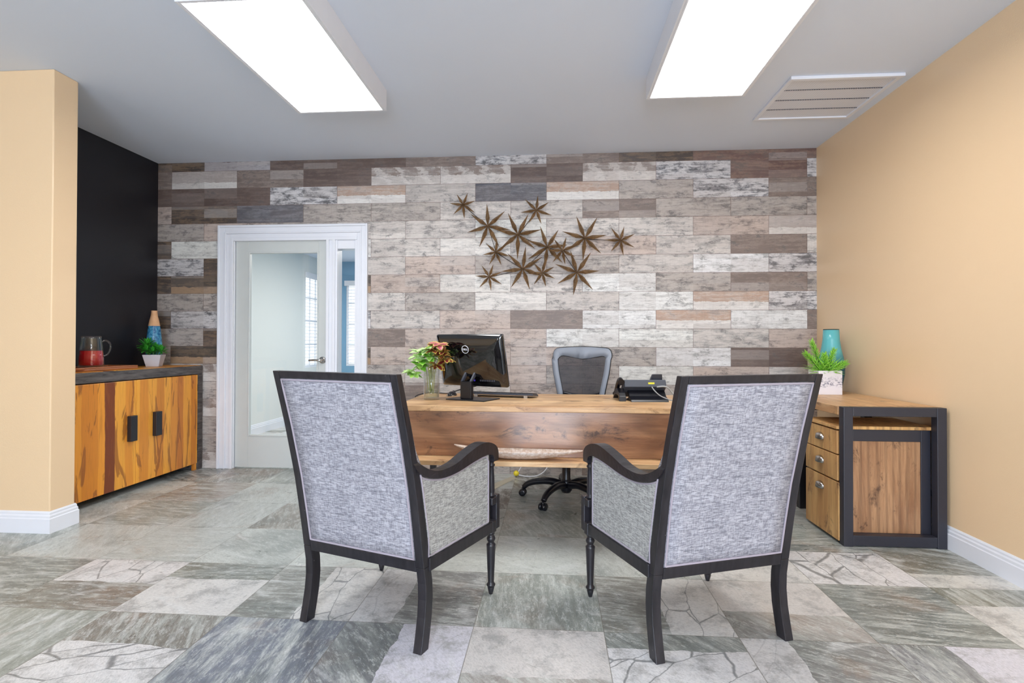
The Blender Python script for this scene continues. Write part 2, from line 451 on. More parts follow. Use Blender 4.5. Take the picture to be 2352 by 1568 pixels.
PAL = {  # first colour, second colour, contrast, split, diagonal
 'K': ((64, 58, 54), (146, 118, 90), .55, 0, 0), 'k': ((70, 66, 60), (168, 138, 106), .3, .38, 0),
 'D': ((92, 76, 70), (124, 106, 98), .6, 0, 0), 'M': ((124, 110, 103), (156, 142, 132), .7, 0, 0),
 'R': ((106, 78, 72), (150, 122, 104), .6, 0, 0),
 'G': ((166, 158, 151), (112, 108, 105), .65, 0, 0), 'L': ((192, 186, 180), (140, 138, 136), .6, 0, 0),
 'W': ((216, 212, 206), (160, 160, 157), .5, 0, 0), 'B': ((196, 194, 194), (96, 98, 104), .85, 0, 0),
 'N': ((78, 82, 92), (130, 132, 138), .7, 0, 0), 'P': ((180, 165, 155), (140, 126, 118), .6, 0, 0),
 'S': ((168, 142, 124), (226, 224, 220), .35, .45, 0), 's': ((92, 76, 70), (176, 172, 174), .3, .5, 0),
 'T': ((150, 136, 128), (216, 210, 204), .4, .5, .8), 'w': ((162, 152, 146), (222, 218, 212), .3, .35, 0)}
ROWS = ['KsDDMBMKRR', 'MwMDTTDTBRB', 'DDBSLNSGBM', 'PKNGGLLMGGG', 'GPGLLWLLPwL', 'KWWWLWLPLMW', 'BKKLPGGLWB', 'KkKkPWLWGMG',
        'GGGLGWLWSBP', 'KBBBLPMWSWM', 'GKKMPPWWLP', 'GkkkPPPGWDP', 'TTGGLPGWPLP', 'GLTGMLPGGLM', 'LTGGPLMGLPG', 'KGMMLPGLGGP', 'TGTGLMPLGMG', 'GTGTPLGMLPG']
def wall_tiles():
    quads = []; X0, W, P, Z1 = 2.0824, .6117, .15638, 2.6464
    for r in range(18):
        zt = Z1+P-r*P; zb = zt-P; odd = r % 2 == 1
        x = X0-9*W-W if odd else X0-9.5*W
        k = 0; codes = ROWS[r]
        while x < XR:
            a, b = x, x+W; c = PAL[codes[min(k, len(codes)-1)]]
            rnd = random.random(); jit = random.uniform(.93, 1.07)
            x0, x1, z0, z1 = max(a, XL), min(b, XR), max(zb, 0), min(zt, ZC)
            if x1 > x0+1e-4 and z1 > z0+1e-4:
                for (p, q, s, t) in clip((x0, x1, z0, z1), DOOR):
                    cs = [(p, YB, s), (q, YB, s), (q, YB, t), (p, YB, t)]
                    uv = [((X-a)/W, (Z-zb)/P) for X, _, Z in cs]
                    ca = tuple(min(v*jit*(1.32 if c[0][0] > 150 else .95), .86) for v in rgb(*c[0])[:3])+(1,); cb = tuple(min(v*1.1, .88) for v in rgb(*c[1])[:3])+(1,)
                    quads.append((cs, uv, ca, cb, (rnd, c[2], c[3], c[4])))
                k += 1
            x += W
    tiled('wall_back', M_WTILE, quads)
    # the body of the wall behind its tiles
    b = MB()
    for (p, q, s, t) in clip((XL-.1, XR+.1, 0, ZC), DOOR): b.box(p, q, YB+.004, YB+.13, s, t)
    struct('wall_back_core', b, M_HALLW)
wall_tiles()

FP = {  # base, light stone, share of light stone, dark veins, side of the light stone (n near, f far, l left, r right)
 'g': ((156, 161, 153), (222, 222, 218), 0, 0, 'n'), 'd': ((122, 127, 123), (214, 216, 218), 0, 0, 'n'), 'b': ((120, 125, 136), (222, 224, 230), 0, 0, 'n'),
 'n': ((158, 148, 135), (222, 220, 214), 0, 0, 'n'), 'l': ((194, 198, 192), (222, 222, 218), 0, 0, 'n'), 'w': ((134, 134, 122), (224, 222, 218), .66, .1, 'n'),
 'c': ((134, 130, 122), (232, 230, 228), .56, 1, 'n'), 'F': ((136, 128, 118), (232, 230, 228), .5, 1, 'f'), 'C': ((140, 144, 140), (230, 229, 229), .8, 1, 'n'),
 'R': ((140, 138, 130), (228, 226, 222), .5, 1, 'r'), 'L': ((138, 138, 136), (226, 225, 224), .34, .3, 'l'), 'r': ((132, 133, 136), (222, 220, 228), .55, .2, 'r'),
 'o': ((130, 128, 116), (224, 222, 214), .3, .2, 'n'), 'm': ((170, 164, 158), (216, 212, 208), .6, 0, 'f'), 'q': ((124, 117, 108), (150, 146, 140), 0, 0, 'n')}  # q: shade under the desk put into a darker tile colour
def floor_tiles():
    quads = []; sides = []; S = .508; FX, FY = .1978, 2.1398
    #      column -8 ... 4, row by row away from the camera
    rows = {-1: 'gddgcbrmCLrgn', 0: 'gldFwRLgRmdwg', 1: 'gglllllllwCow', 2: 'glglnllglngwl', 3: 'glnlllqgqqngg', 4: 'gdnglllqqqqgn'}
    for j in range(-11, 14):
        y0 = FY+S*j; y1 = y0+S
        if y0 >= 8.5: continue
        for i in range(-12, 4):
            x0 = FX+S*i; x1 = x0+S
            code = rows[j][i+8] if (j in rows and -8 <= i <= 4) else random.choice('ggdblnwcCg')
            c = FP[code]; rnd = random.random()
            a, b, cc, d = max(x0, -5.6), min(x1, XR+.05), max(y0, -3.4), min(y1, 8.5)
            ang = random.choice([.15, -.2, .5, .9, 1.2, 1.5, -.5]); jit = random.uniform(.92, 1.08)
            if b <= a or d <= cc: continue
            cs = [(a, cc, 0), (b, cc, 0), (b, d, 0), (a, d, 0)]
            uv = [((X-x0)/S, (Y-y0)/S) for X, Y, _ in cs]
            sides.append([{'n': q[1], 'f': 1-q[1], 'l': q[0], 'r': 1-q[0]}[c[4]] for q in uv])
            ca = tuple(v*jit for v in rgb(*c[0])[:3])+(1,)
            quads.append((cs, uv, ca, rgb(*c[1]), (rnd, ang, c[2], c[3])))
    tiled('floor', M_FTILE, quads, sides)
floor_tiles()

# ------------------------------------------------------------------ room shell
struct('wall_right', MB().box(XR, XR+.12, -3.3, YB+.1, 0, ZC), M_TAN)
struct('wall_left', MB().box(XL-.12, XL, 3.15, YB, 0, ZC), M_BLACK)
PY0, PY1, PX = 2.985, 3.152, -2.937
struct('wall_partition', MB().box(-5.6, PX, PY0, PY1, 0, ZC), M_TAN, bevel=.006)
struct('wall_far_left', MB().box(-5.72, -5.6, -3.3, PY0, 0, ZC), M_TAN)
struct('ceiling', MB().box(-5.7, XR+.1, -3.4, YB+.13, ZC, ZC+.1), M_CEIL)
# rear wall behind the camera with three tall windows
b = MB(); rects = [(-5.7, XR+.1, 0, ZC)]
for hole in ((-4.5, -3.7, .35, 2.45), (-.9, .9, .35, 2.45)):
    rects = [q for r in rects for q in clip(r, hole)]
for (p, q, s, t) in rects: b.box(p, q, -3.42, -3.3, s, t)
struct('wall_rear', b, M_TAN)
for i, (p, q) in enumerate(((-4.5, -3.7), (-.9, .9))):
    b = MB(); w = .05
    b.box(p, q, -3.38, -3.33, .35, .35+w); b.box(p, q, -3.38, -3.33, 2.45-w, 2.45)
    b.box(p, p+w, -3.38, -3.33, .35+w, 2.45-w); b.box(q-w, q, -3.38, -3.33, .35+w, 2.45-w); b.box((p+q)/2-.02, (p+q)/2+.02, -3.38, -3.33, .35+w, 2.45-w)
    struct('window_%d' % (i+4), b, M_TRIM)

def baseboard(name, p0, p1, nrm, parent=None, h=.126):
    """p0->p1 along the wall at floor, nrm = outward direction"""
    prof = [(0, 0), (.016, 0), (.016, h*.66), (.0125, h*.70), (.0125, h*.80), (.008, h*.86), (.008, h*.93), (.003, h), (0, h)]
    p0 = Vector(p0); p1 = Vector(p1); nrm = Vector(nrm); rings = []
    for p in (p0, p1): rings.append([Vector((p.x+nrm.x*d, p.y+nrm.y*d, z)) for d, z in prof])
    return struct(name, MB().loft(rings, True, False), M_TRIM, parent)
baseboard('baseboard_right', (XR, -3.3, 0), (XR, YB, 0), (-1, 0, 0))
# baseboard wrapping the partition end
prof = [(0, 0), (.016, 0), (.016, .083), (.0125, .088), (.0125, .1), (.008, .108), (.008, .117), (.003, .126), (0, .126)]
rings = [[Vector((-5.6, PY0-d, z)) for d, z in prof], [Vector((PX+d, PY0-d, z)) for d, z in prof],
         [Vector((PX+d, PY1+d, z)) for d, z in prof], [Vector((-3.1-.45, PY1+d, z)) for d, z in prof]]
struct('baseboard_left', MB().loft(rings, True, False), M_TRIM)

# ------------------------------------------------------------------ door, side light and casing
D0, D1, DZ = -2.822, -1.985, 2.034       # door leaf
yl = YB+.012
def door():
    cas = MB()
    def casing(x0, x1, z0, z1, y0=-.02):     # a stepped flat moulding
        cas.box(x0, x1, YB+y0, YB+.02, z0, z1)
    # outer jamb mouldings: three steps
    L, R, T = -2.972, -1.612, 2.155
    for k, (a, dy) in enumerate(((0, .022), (.018, .030), (.050, .022), (.085, .014), (.105, .024))):
        pass
    steps = [(0, .020, .030), (.020, .062, .022), (.062, .076, .027), (.076, .112, .017), (.112, .140, .023)]
    for a, c, dy in steps:
        cas.box(L+a, L+c, YB-dy, YB+.03, 0, T-a)
        if c < .12: cas.box(R-c*.85, R-a*.85, YB-dy, YB+.03, 0, T-a)
        cas.box(L+c, R-min(c*.85, .0951), YB-dy, YB+.03, T-c, T-a)
    # mullion between door and side light
    for a, c, dy in ((-1.983, -1.958, .022), (-1.958, -1.928, .012), (-1.928, -1.903, .022)):
        cas.box(a, c, YB-dy, YB+.1, 0, T-.135)
    # side light frame
    cas.box(-1.903, -1.885, YB-.012, YB+.1, 0, 2.02); cas.box(-1.728, -1.707, YB-.012, YB+.1, 0, 2.02)
    cas.box(-1.903, -1.707, YB+.0, YB+.1, 1.94, 2.05); cas.box(-1.903, -1.707, YB+.0, YB+.1, 0, .25)
    # reveal
    cas.box(-2.90, -2.829, YB, YB+.13, 0, 2.05); cas.box(-1.707, -1.686, YB, YB+.13, 0, 2.05); cas.box(-2.90, -1.686, YB, YB+.13, 2.042, 2.094)
    struct('trim_1', cas, M_TRIM, bevel=.003)
    # door leaf as stiles and rails
    d = MB(); g0, g1, gz0, gz1 = -2.705, -2.062, .285, 1.922
    d.box(D0, g0, yl, yl+.042, .012, DZ); d.box(g1, D1, yl, yl+.042, .012, DZ)
    d.box(g0, g1, yl, yl+.042, gz1, DZ); d.box(g0, g1, yl, yl+.042, .012, gz0)
    leaf = struct('door_1', d, M_DOOR, bevel=.002)
    bead = MB(); w = .014
    for (a, c, e, f) in ((g0, g0+w, gz0, gz1), (g1-w, g1, gz0, gz1), (g0+w, g1-w, gz0, gz0+w), (g0+w, g1-w, gz1-w, gz1)):
        bead.box(a, c, yl-.006, yl+.03, e, f)
    bead.build('glazing_bead', M_DOOR, leaf, bevel=.003)
    MB().box(g0+.004, g1-.004, yl+.018, yl+.024, gz0+.004, gz1-.004).build('glass', M_PANE, leaf)
    hd = MB(); hx, hz = -2.022, .963
    hd.lathe([(.031, 0), (.031, .006), (.024, .011), (.013, .016), (.012, .045)], (0, 0, 0), 28, True, Matrix.Translation((hx, yl, hz)) @ Matrix.Rotation(PI/2, 4, 'X'))
    hd.tube(smoothpath([(hx, yl-.044, hz), (hx-.02, yl-.05, hz), (hx-.06, yl-.05, hz+.001), (hx-.105, yl-.046, hz-.002)], 5), [.011]*6+[.0095]*5+[.008]*5, 12)
    tag(hd.build('door_handle', M_SILVER, leaf), 'satin nickel lever handle')
    struct('window_1', MB().box(-1.885, -1.728, YB+.03, YB+.036, .25, 1.94), M_PANE)
door()

# ------------------------------------------------------------------ the room beyond the door
HX, HY, HZ = -3.6, 8.4, 2.40
def hall():
    b = MB()
    for (p, q, s, t) in clip((YB+.13, HY, 0, HZ), (7.68, 8.25, .75, 2.12)): b.box(HX-.04, HX, p, q, s, t)
    struct('wall_hall_left', b, M_HALLW)
    b = MB()
    for (p, q, s, t) in clip((HX-.12, 1.0, 0, HZ), (-3.27, -2.25, .75, 2.07)): b.box(p, q, HY, HY+.12, s, t)
    struct('wall_hall_back', b, M_BLUE)
    struct('wall_hall_right', MB().box(.9, 1.0, YB+.13, HY, 0, HZ), M_BLUE)
    struct('ceiling_hall', MB().box(HX-.12, 1.0, YB+.13, HY+.12, HZ, HZ+.1), M_CEIL)
    baseboard('baseboard_hall', (HX, YB+.13, 0), (HX, HY, 0), (1, 0, 0))
    def window(idx, along, a, c, z0, z1, off, label):
        # frame, muntins and a slatted blind in a wall; along = 'y' (left wall) or 'x' (far wall)
        def bx(m, p, q, d0, d1, s, t):
            if along == 'y': m.box(off-d1, off-d0, p, q, s, t)
            else: m.box(p, q, off+d0, off+d1, s, t)
        f = MB(); w = .035
        bx(f, a, a+w, .012, .034, z0, z1); bx(f, c-w, c, .012, .034, z0, z1); bx(f, a+w, c-w, .012, .034, z0, z0+w); bx(f, a+w, c-w, .012, .034, z1-w, z1)
        for k in range(1, 4):
            zz = z0+(z1-z0)*k/4; bx(f, a+w, c-w, .016, .03, zz-.01, zz+.01)
        mid = (a+c)/2; 
        for k in range(1, 3):
            mm = a+(c-a)*k/3; bx(f, mm-.009, mm+.009, .018, .028, z0+w, z1-w)
        fo = struct('window_%d' % idx, f, M_TRIM)
        g = MB(); bx(g, a+w, c-w, .022, .025, z0+w, z1-w); g.build('glass', M_PANE, fo)
        bl = thing('window_blind', label, 'blind', (0, 0, 0))
        s = MB(); z = z1-.07; st_ = .045
        while z > z0+.02:
            if along == 'y': s.add([(off-.004, a+.01, z-.003), (off-.024, a+.01, z+.006), (off-.024, c-.01, z+.006), (off-.004, c-.01, z-.003),
                                    (off-.004, a+.01, z-.006), (off-.024, a+.01, z+.003), (off-.024, c-.01, z+.003), (off-.004, c-.01, z-.006)],
                                   [(0, 1, 2, 3), (7, 6, 5, 4), (0, 3, 7, 4), (1, 5, 6, 2), (0, 4, 5, 1), (3, 2, 6, 7)])
            else: s.add([(a+.01, off+.004, z-.003), (a+.01, off+.024, z+.006), (c-.01, off+.024, z+.006), (c-.01, off+.004, z-.003),
                         (a+.01, off+.004, z-.006), (a+.01, off+.024, z+.003), (c-.01, off+.024, z+.003), (c-.01, off+.004, z-.006)],
                        [(0, 3, 2, 1), (4, 5, 6, 7), (0, 4, 7, 3), (1, 2, 6, 5), (0, 1, 5, 4), (3, 7, 6, 2)])
            z -= .05
        s.build('slats', M_TRIM, bl)
        hr = MB(); bx(hr, a-.02, c+.02, -.03, -.002, z1-.055, z1+.025); hr.build('headrail', M_TRIM, bl)
        for e in (a+.09, c-.094):
            st = MB(); bx(st, e, e+.004, -.028, -.025, z0, z1-.06); st.build('cord', M_TRIM, bl)
    window(2, 'y', 7.68, 8.25, .75, 2.12, HX, 'white slatted blind over the window seen through the glass door')
    window(3, 'x', -3.27, -2.25, .75, 2.07, HY, 'white slatted blind in blue wall seen through the narrow side light')
hall()

# ------------------------------------------------------------------ ceiling lights and vent
def ceiling_light(x0, x1, y0, y1, label):
    t = thing('ceiling_light', label, 'ceiling light', ((x0+x1)/2, (y0+y1)/2, ZC), 0, 'flat rectangular ceiling lights')
    hx, hy = (x1-x0)/2, (y1-y0)/2; d = .135; w = .022
    f = MB()
    f.box(-hx, -hx+.012, -hy, hy, -d, 0); f.box(hx-.012, hx, -hy, hy, -d, 0); f.box(-hx+.012, hx-.012, -hy, -hy+.012, -d, 0); f.box(-hx+.012, hx-.012, hy-.012, hy, -d, 0)
    f.box(-hx+.012, -hx+w, -hy+.012, hy-.012, -d, -d+.012); f.box(hx-w, hx-.012, -hy+.012, hy-.012, -d, -d+.012)
    f.box(-hx+w, hx-w, -hy+.012, -hy+w*.8, -d, -d+.012); f.box(-hx+w, hx-w, hy-w*.8, hy-.012, -d, -d+.012)
    f.build('housing', M_TRIM, t, bevel=.002)
    tag(MB().box(-hx+w-.004, hx-w+.004, -hy+w*.8-.003, hy-w*.8+.003, -d+.004, -d+.010).build('diffuser', M_LENS, t), 'glowing white diffuser')
    return t
ceiling_light(-1.640, -1.061, 3.388-1.159, 3.388, 'white rectangular ceiling light above the glass door side, left of the pair')
ceiling_light(.559, 1.138, 3.337-1.159, 3.337, 'white rectangular ceiling light beside the air vent, right of the pair')
for (cx, cy) in ((-.6, -1.2), (1.2, -1.2)):  # unseen fixtures behind the camera, added to light the room
    ceiling_light(cx-.29, cx+.29, cy-.58, cy+.58, 'added unseen ceiling light behind the viewer, %s' % ('nearer the door side' if cx < 0 else 'nearer the tan wall'))

def vent():
    t = thing('ceiling_vent', 'white perforated return air vent in the ceiling by the tan wall', 'air vent', (1.755, 3.70, ZC))
    hx, hy = .328, .318; f = MB(); d = .014; w = .028
    f.box(-hx, hx, -hy, -hy+w, -d-.006, 0); f.box(-hx, hx, hy-w, hy, -d, 0); f.box(-hx, -hx+w, -hy+w, hy-w, -d, 0); f.box(hx-w, hx, -hy+w, hy-w, -d, 0)
    f.build('frame', M_TRIM, t, bevel=.003)
    g = NT('perforated_white_metal'); co = g.obj()
    s = g.n('SeparateXYZ', {0: co})
    fx = g.math('FRACT', g.math('MULTIPLY', s.outputs[0], 70.)); fy = g.math('FRACT', g.math('MULTIPLY', s.outputs[1], 70.))
    dd = g.math('SQRT', g.math('ADD', g.math('POWER', g.math('SUBTRACT', fx, .5), 2.), g.math('POWER', g.math('SUBTRACT', fy, .5), 2.)))
    g.bsdf(g.mix(g.rng(dd, .16, .22, .22, 0), rgb(224, 226, 233), rgb(70, 70, 78)), .5)
    n = 4; iy0, iy1 = -hy+w, hy-w; p = (iy1-iy0)/n
    for k in range(n):
        y0 = iy0+k*p
        MB().add([(-hx+w, y0+.012, -.004), (hx-w, y0+.012, -.004), (hx-w, y0+p, -.005), (-hx+w, y0+p, -.005),
                  (-hx+w, y0+.012, -.001), (hx-w, y0+.012, -.001), (hx-w, y0+p, -.002), (-hx+w, y0+p, -.002)],
                 [(0, 3, 2, 1), (4, 5, 6, 7), (0, 1, 5, 4), (1, 2, 6, 5), (2, 3, 7, 6), (3, 0, 4, 7)]).build('panel', g.m, t)
    mslot = simple('slot_shadow_grey', (96, 96, 106), .8)
    for k in range(n):
        r = MB(); y0 = iy0+k*p
        for i in range(56):
            x = -hx+w+.006+i*(2*hx-2*w-.012)/55
            r.box(x-.0022, x+.0022, y0+.003, y0+.009, -.0085, -.001)
        r.build('slot_row', mslot, t)
vent()

# ------------------------------------------------------------------ credenza against the black wall
def credenza():
    X = -3.11; y0, y1, top = 3.19, 4.632, .912
    t = thing('credenza', 'amber hardwood cabinet with charcoal timber top against the black wall', 'cabinet', (0, 0, 0))
    MB().box(XL+.005, X, y0, y1, top-.074, top).build('top', [M_RECL], t, bevel=.006)
    o = MB().box(XL+.03, X-.004, y0+.02, y1-.02, top, top+.0025).build('top_inlay', M_AMBER, t)
    MB().box(XL+.005, X, y1-.068, y1, 0, top-.075).build('side_post', M_RECL, t, bevel=.005)
    MB().box(XL+.005, X, y0, y0+.068, 0, top-.075).build('side_post', M_RECL, t, bevel=.005)
    MB().box(XL+.005, X-.03, y0+.068, y1-.068, .07, top-.075).build('body', M_DARKREC, t)
    MB().box(X-.032, X-.006, y1-.1, y1-.069, 0, .075).build('foot', M_AMBER, t, bevel=.003)
    split = 3.858
    for a, c, hy in ((y0+.07, split-.002, (3.772, 3.858)), (split+.002, y1-.072, (4.0, 4.108))):
        d = MB().box(X-.029, X+.002, a, c, .06, top-.079).build('door', M_AMBER, t, bevel=.003)
        h0, h1 = ((split-.09, split-.028) if hy[0] < split-.01 else (split+.165, split+.228))
        z0, z1 = (.388, .575)
        hb = MB(); hb.box(X+.002, X+.036, h0, h1, z0, z1)
        tag(hb.build('handle', M_BLKMETAL, d, bevel=.003), 'black rectangular block handle')
        ye = y1-.072 if c > split+.1 else y0+.07
        for zz in (.2, .72): MB().box(X-.02, X+.004, ye-.004, ye+.004, zz-.03, zz+.03).build('hinge', M_BLKMETAL, d)
    return top
CT = credenza()+.0025

def tray():
    t = thing('serving_board', 'long wooden serving board under the pitcher on the credenza', 'serving board', (-3.33, 3.63, CT))
    m = simple('warm_tray_wood', (168, 104, 62), .4)
    b = MB(); hx, hy = .125, .36
    pts = [(-hx, -hy), (hx, -hy), (hx, hy), (-hx, hy)]
    b.box(-hx, hx, -hy, hy, 0, .014)
    b.build('board', m, t, bevel=.004)
    r = MB(); r.box(-hx, -hx+.014, -hy, hy, .014, .026); r.box(hx-.014, hx, -hy, hy, .014, .026); r.box(-hx+.014, hx-.014, hy-.014, hy, .014, .026); r.box(-hx+.014, hx-.014, -hy, -hy+.014, .014, .026)
    r.build('rim', m, t, bevel=.003)
    h = MB(); h.tube(smoothpath([(hx-.02, -hy+.1, .02), (hx+.025, -hy+.12, .02), (hx+.028, -hy+.2, .02), (hx-.01, -hy+.22, .02)], 5), .008, 8)
    h.build('handle', m, t)
tray()
def pitcher():
    t = thing('pitcher', 'glass pitcher half full of red drink on the serving board', 'pitcher', (-3.335, 3.705, CT+.0145), math.radians(38))
    n = 36
    def ring(r, z, spout=0):
        out = []
        for j in range(n):
            a = 2*PI*j/n; rr = r
            if spout:
                d = abs(((a-PI+PI) % (2*PI))-PI) 
                rr = r*(1+spout*math.exp(-(d/.28)**2))
            out.append(Vector((rr*math.cos(a), rr*math.sin(a), z)))
        return out
    outp = [(.066, 0), (.076, .004), (.0775, .012), (.0755, .08), (.068, .16), (.060, .21), (.0625, .232)]
    inn = [(.0595, .232), (.0575, .21), (.0655, .16), (.073, .08), (.0745, .018), (.06, .012)]
    rings = []
    for i, (r, z) in enumerate(outp+inn):
        s = .16 if z > .225 else (.05 if z > .2 else 0)
        rr = ring(r, z, s)
        rings.append([Vector((-p.x, p.y, p.z)) for p in rr][::-1] if False else rr)
    g = MB(); g.loft(rings, True, True)
    # spout is at +x; handle at -x
    ob = g.build('jug', M_GLASS, t)
    h = MB(); h.tube(smoothpath([(-.066, 0, .19), (-.09, 0, .2), (-.118, 0, .18), (-.122, 0, .14), (-.105, 0, .1), (-.0765, 0, .085)], 6), .0065, 10)
    h.build('handle', M_GLASS, t)
    red = NT('red_drink'); red.bsdf(rgb(206, 22, 34), .12, 0, None)
    q = MB(); q.lathe([(.0, .0195), (.06, .0195), (.0738, .024), (.0724, .08), (.0685, .125), (.0, .1255)], n=n, cap=False)
    tag(q.build('drink', red.m, t), 'red drink filling the lower half')
    t.rotation_euler.z = math.radians(-115)
pitcher()

# leaf colours as vertex attribute
class Leaves:
    def __init__(s): s.v = []; s.f = []; s.c = []
    def leaf(s, o, d, up, L, W, c0, c1, rows=6, curl=.25, serr=0, fold=.25, inner=.55):
        o = Vector(o); d = Vector(d).normalized(); up = Vector(up); side = d.cross(up)
        if side.length < .05: side = d.cross(Vector((1, 0, 0)))
        side.normalize(); up = side.cross(d).normalized()
        base = len(s.v); n = 5
        for i in range(rows+1):
            t = i/rows; w = W*.5*math.sin(PI*min(1, (t*.94+.03)))**.75*(1-.25*t)
            if serr: w *= 1+serr*(1 if i % 2 else -1)
            c = o+d*(L*t)-up*(curl*L*t*t)
            for k in range(n):
                x = (k/(n-1)-.5)*2
                s.v.append(tuple(c+side*(w*x)+up*(abs(x)*w*fold)))
                e = max(abs(x), 0)
                edge = e > inner or t > .9
                s.c.append(c1 if edge else c0)
        for i in range(rows):
            for k in range(n-1):
                a = base+i*n+k; s.f.append((a, a+1, a+n+1, a+n))
    def spike(s, o, d, L, r, c0, c1):
        o = Vector(o); d = Vector(d).normalized(); a = d.cross(Vector((.3, .2, 1))).normalized(); b = d.cross(a)
        base = len(s.v)
        for t, rr in ((0, .6), (.35, 1), (.75, .7)):
            for k in range(4):
                an = k*PI/2; s.v.append(tuple(o+d*(L*t)+a*(r*rr*math.cos(an))+b*(r*rr*.45*math.sin(an)))); s.c.append(c0 if t < .3 else c1)
        s.v.append(tuple(o+d*L)); s.c.append(c1)
        for q in range(2):
            for k in range(4):
                s.f.append((base+q*4+k, base+q*4+(k+1) % 4, base+q*4+4+(k+1) % 4, base+q*4+4+k))
        for k in range(4): s.f.append((base+8+k, base+8+(k+1) % 4, base+12))
    def build(s, name, parent):
        me = bpy.data.meshes.new(name); me.from_pydata(s.v, [], s.f)
        at = me.attributes.new('lc', 'FLOAT_COLOR', 'POINT')
        for i, c in enumerate(s.c): at.data[i].color = c
        me.polygons.foreach_set('use_smooth', [True]*len(s.f))
        me.materials.append(M_LEAF); me.update()
        o = bpy.data.objects.new(name, me); COL.objects.link(o); o.parent = parent
        return o
def succulent():
    t = thing('potted_succulent', 'bushy green succulent in a square tapered white pot on the credenza', 'plant', (-3.335, 4.33, CT), math.radians(20))
    m = simple('white_ceramic', (206, 206, 214), .45)
    p = MB(); b, tp, h, th = .047, .068, .098, .008
    def sq(r, z): return [Vector((-r, -r, z)), Vector((r, -r, z)), Vector((r, r, z)), Vector((-r, r, z))]
    p.loft([sq(b, 0), sq(tp, h), sq(tp-th, h), sq(tp-th-.004, h-.018)], True, False)
    p.build('pot', m, t, bevel=.003)
    L = Leaves(); g0, g1 = rgb(26, 104, 30), rgb(70, 176, 58); rnd = random.Random(3)
    heads = [((-.055, 0, .160), .068), ((-.045, -.02, .125), .058), ((.03, .01, .13), .048), ((.058, -.01, .122), .046), ((0, -.03, .115), .045), ((.0, .03, .14), .05), ((-.06, -.01, .125), .04)]
    for c, R in heads:
        for k in range(34):
            ph = rnd.uniform(0, 2*PI); el = rnd.uniform(-.25, 1.4)
            d = Vector((math.cos(ph)*math.cos(el), math.sin(ph)*math.cos(el), math.sin(el)))
            L.leaf(Vector(c)+d*R*.25, d, (0, 0, 1), R*rnd.uniform(.85, 1.15), R*.42, g0, g1, 4, .1, 0, .35, .4)
    L.build('foliage', t)
    s = MB()
    for c, R in heads: s.tube([(c[0]*.5, c[1]*.5, .08), (c[0], c[1], c[2])], .005, 6)
    s.build('stem', simple('green_stem', (60, 110, 40), .6), t)
succulent()
def bottle_vase():
    t = thing('bottle_vase', 'tall blue glazed bottle vase with bare clay neck behind the succulent', 'vase', (-3.43, 4.45, CT))
    g = NT('blue_crackle_glaze'); co = g.obj()
    s = g.n('SeparateXYZ', {0: co})
    n = g.noise(co, 45, 6, .7)
    glaze = g.mix(g.rng(n, .38, .62), rgb(14, 88, 142), rgb(92, 172, 206))
    clay = g.mix(g.noise(co, 30, 4), rgb(214, 158, 112), rgb(236, 194, 152))
    f = g.math('GREATER_THAN', s.outputs[2], .342)
    g.bsdf(g.mix(f, glaze, clay), g.rng(f, 0, 1, .16, .75), 0, g.bump(n, .3, .002))
    pr = [(.0, 0), (.044, 0), (.052, .01), (.058, .06), (.062, .13), (.060, .20), (.053, .27), (.045, .335), (.044, .345), (.036, .39), (.026, .43), (.0225, .46), (.0235, .474), (.019, .474), (.018, .44), (.0, .40)]
    MB().lathe(pr, n=36, cap=False).build('bottle', g.m, t)
bottle_vase()

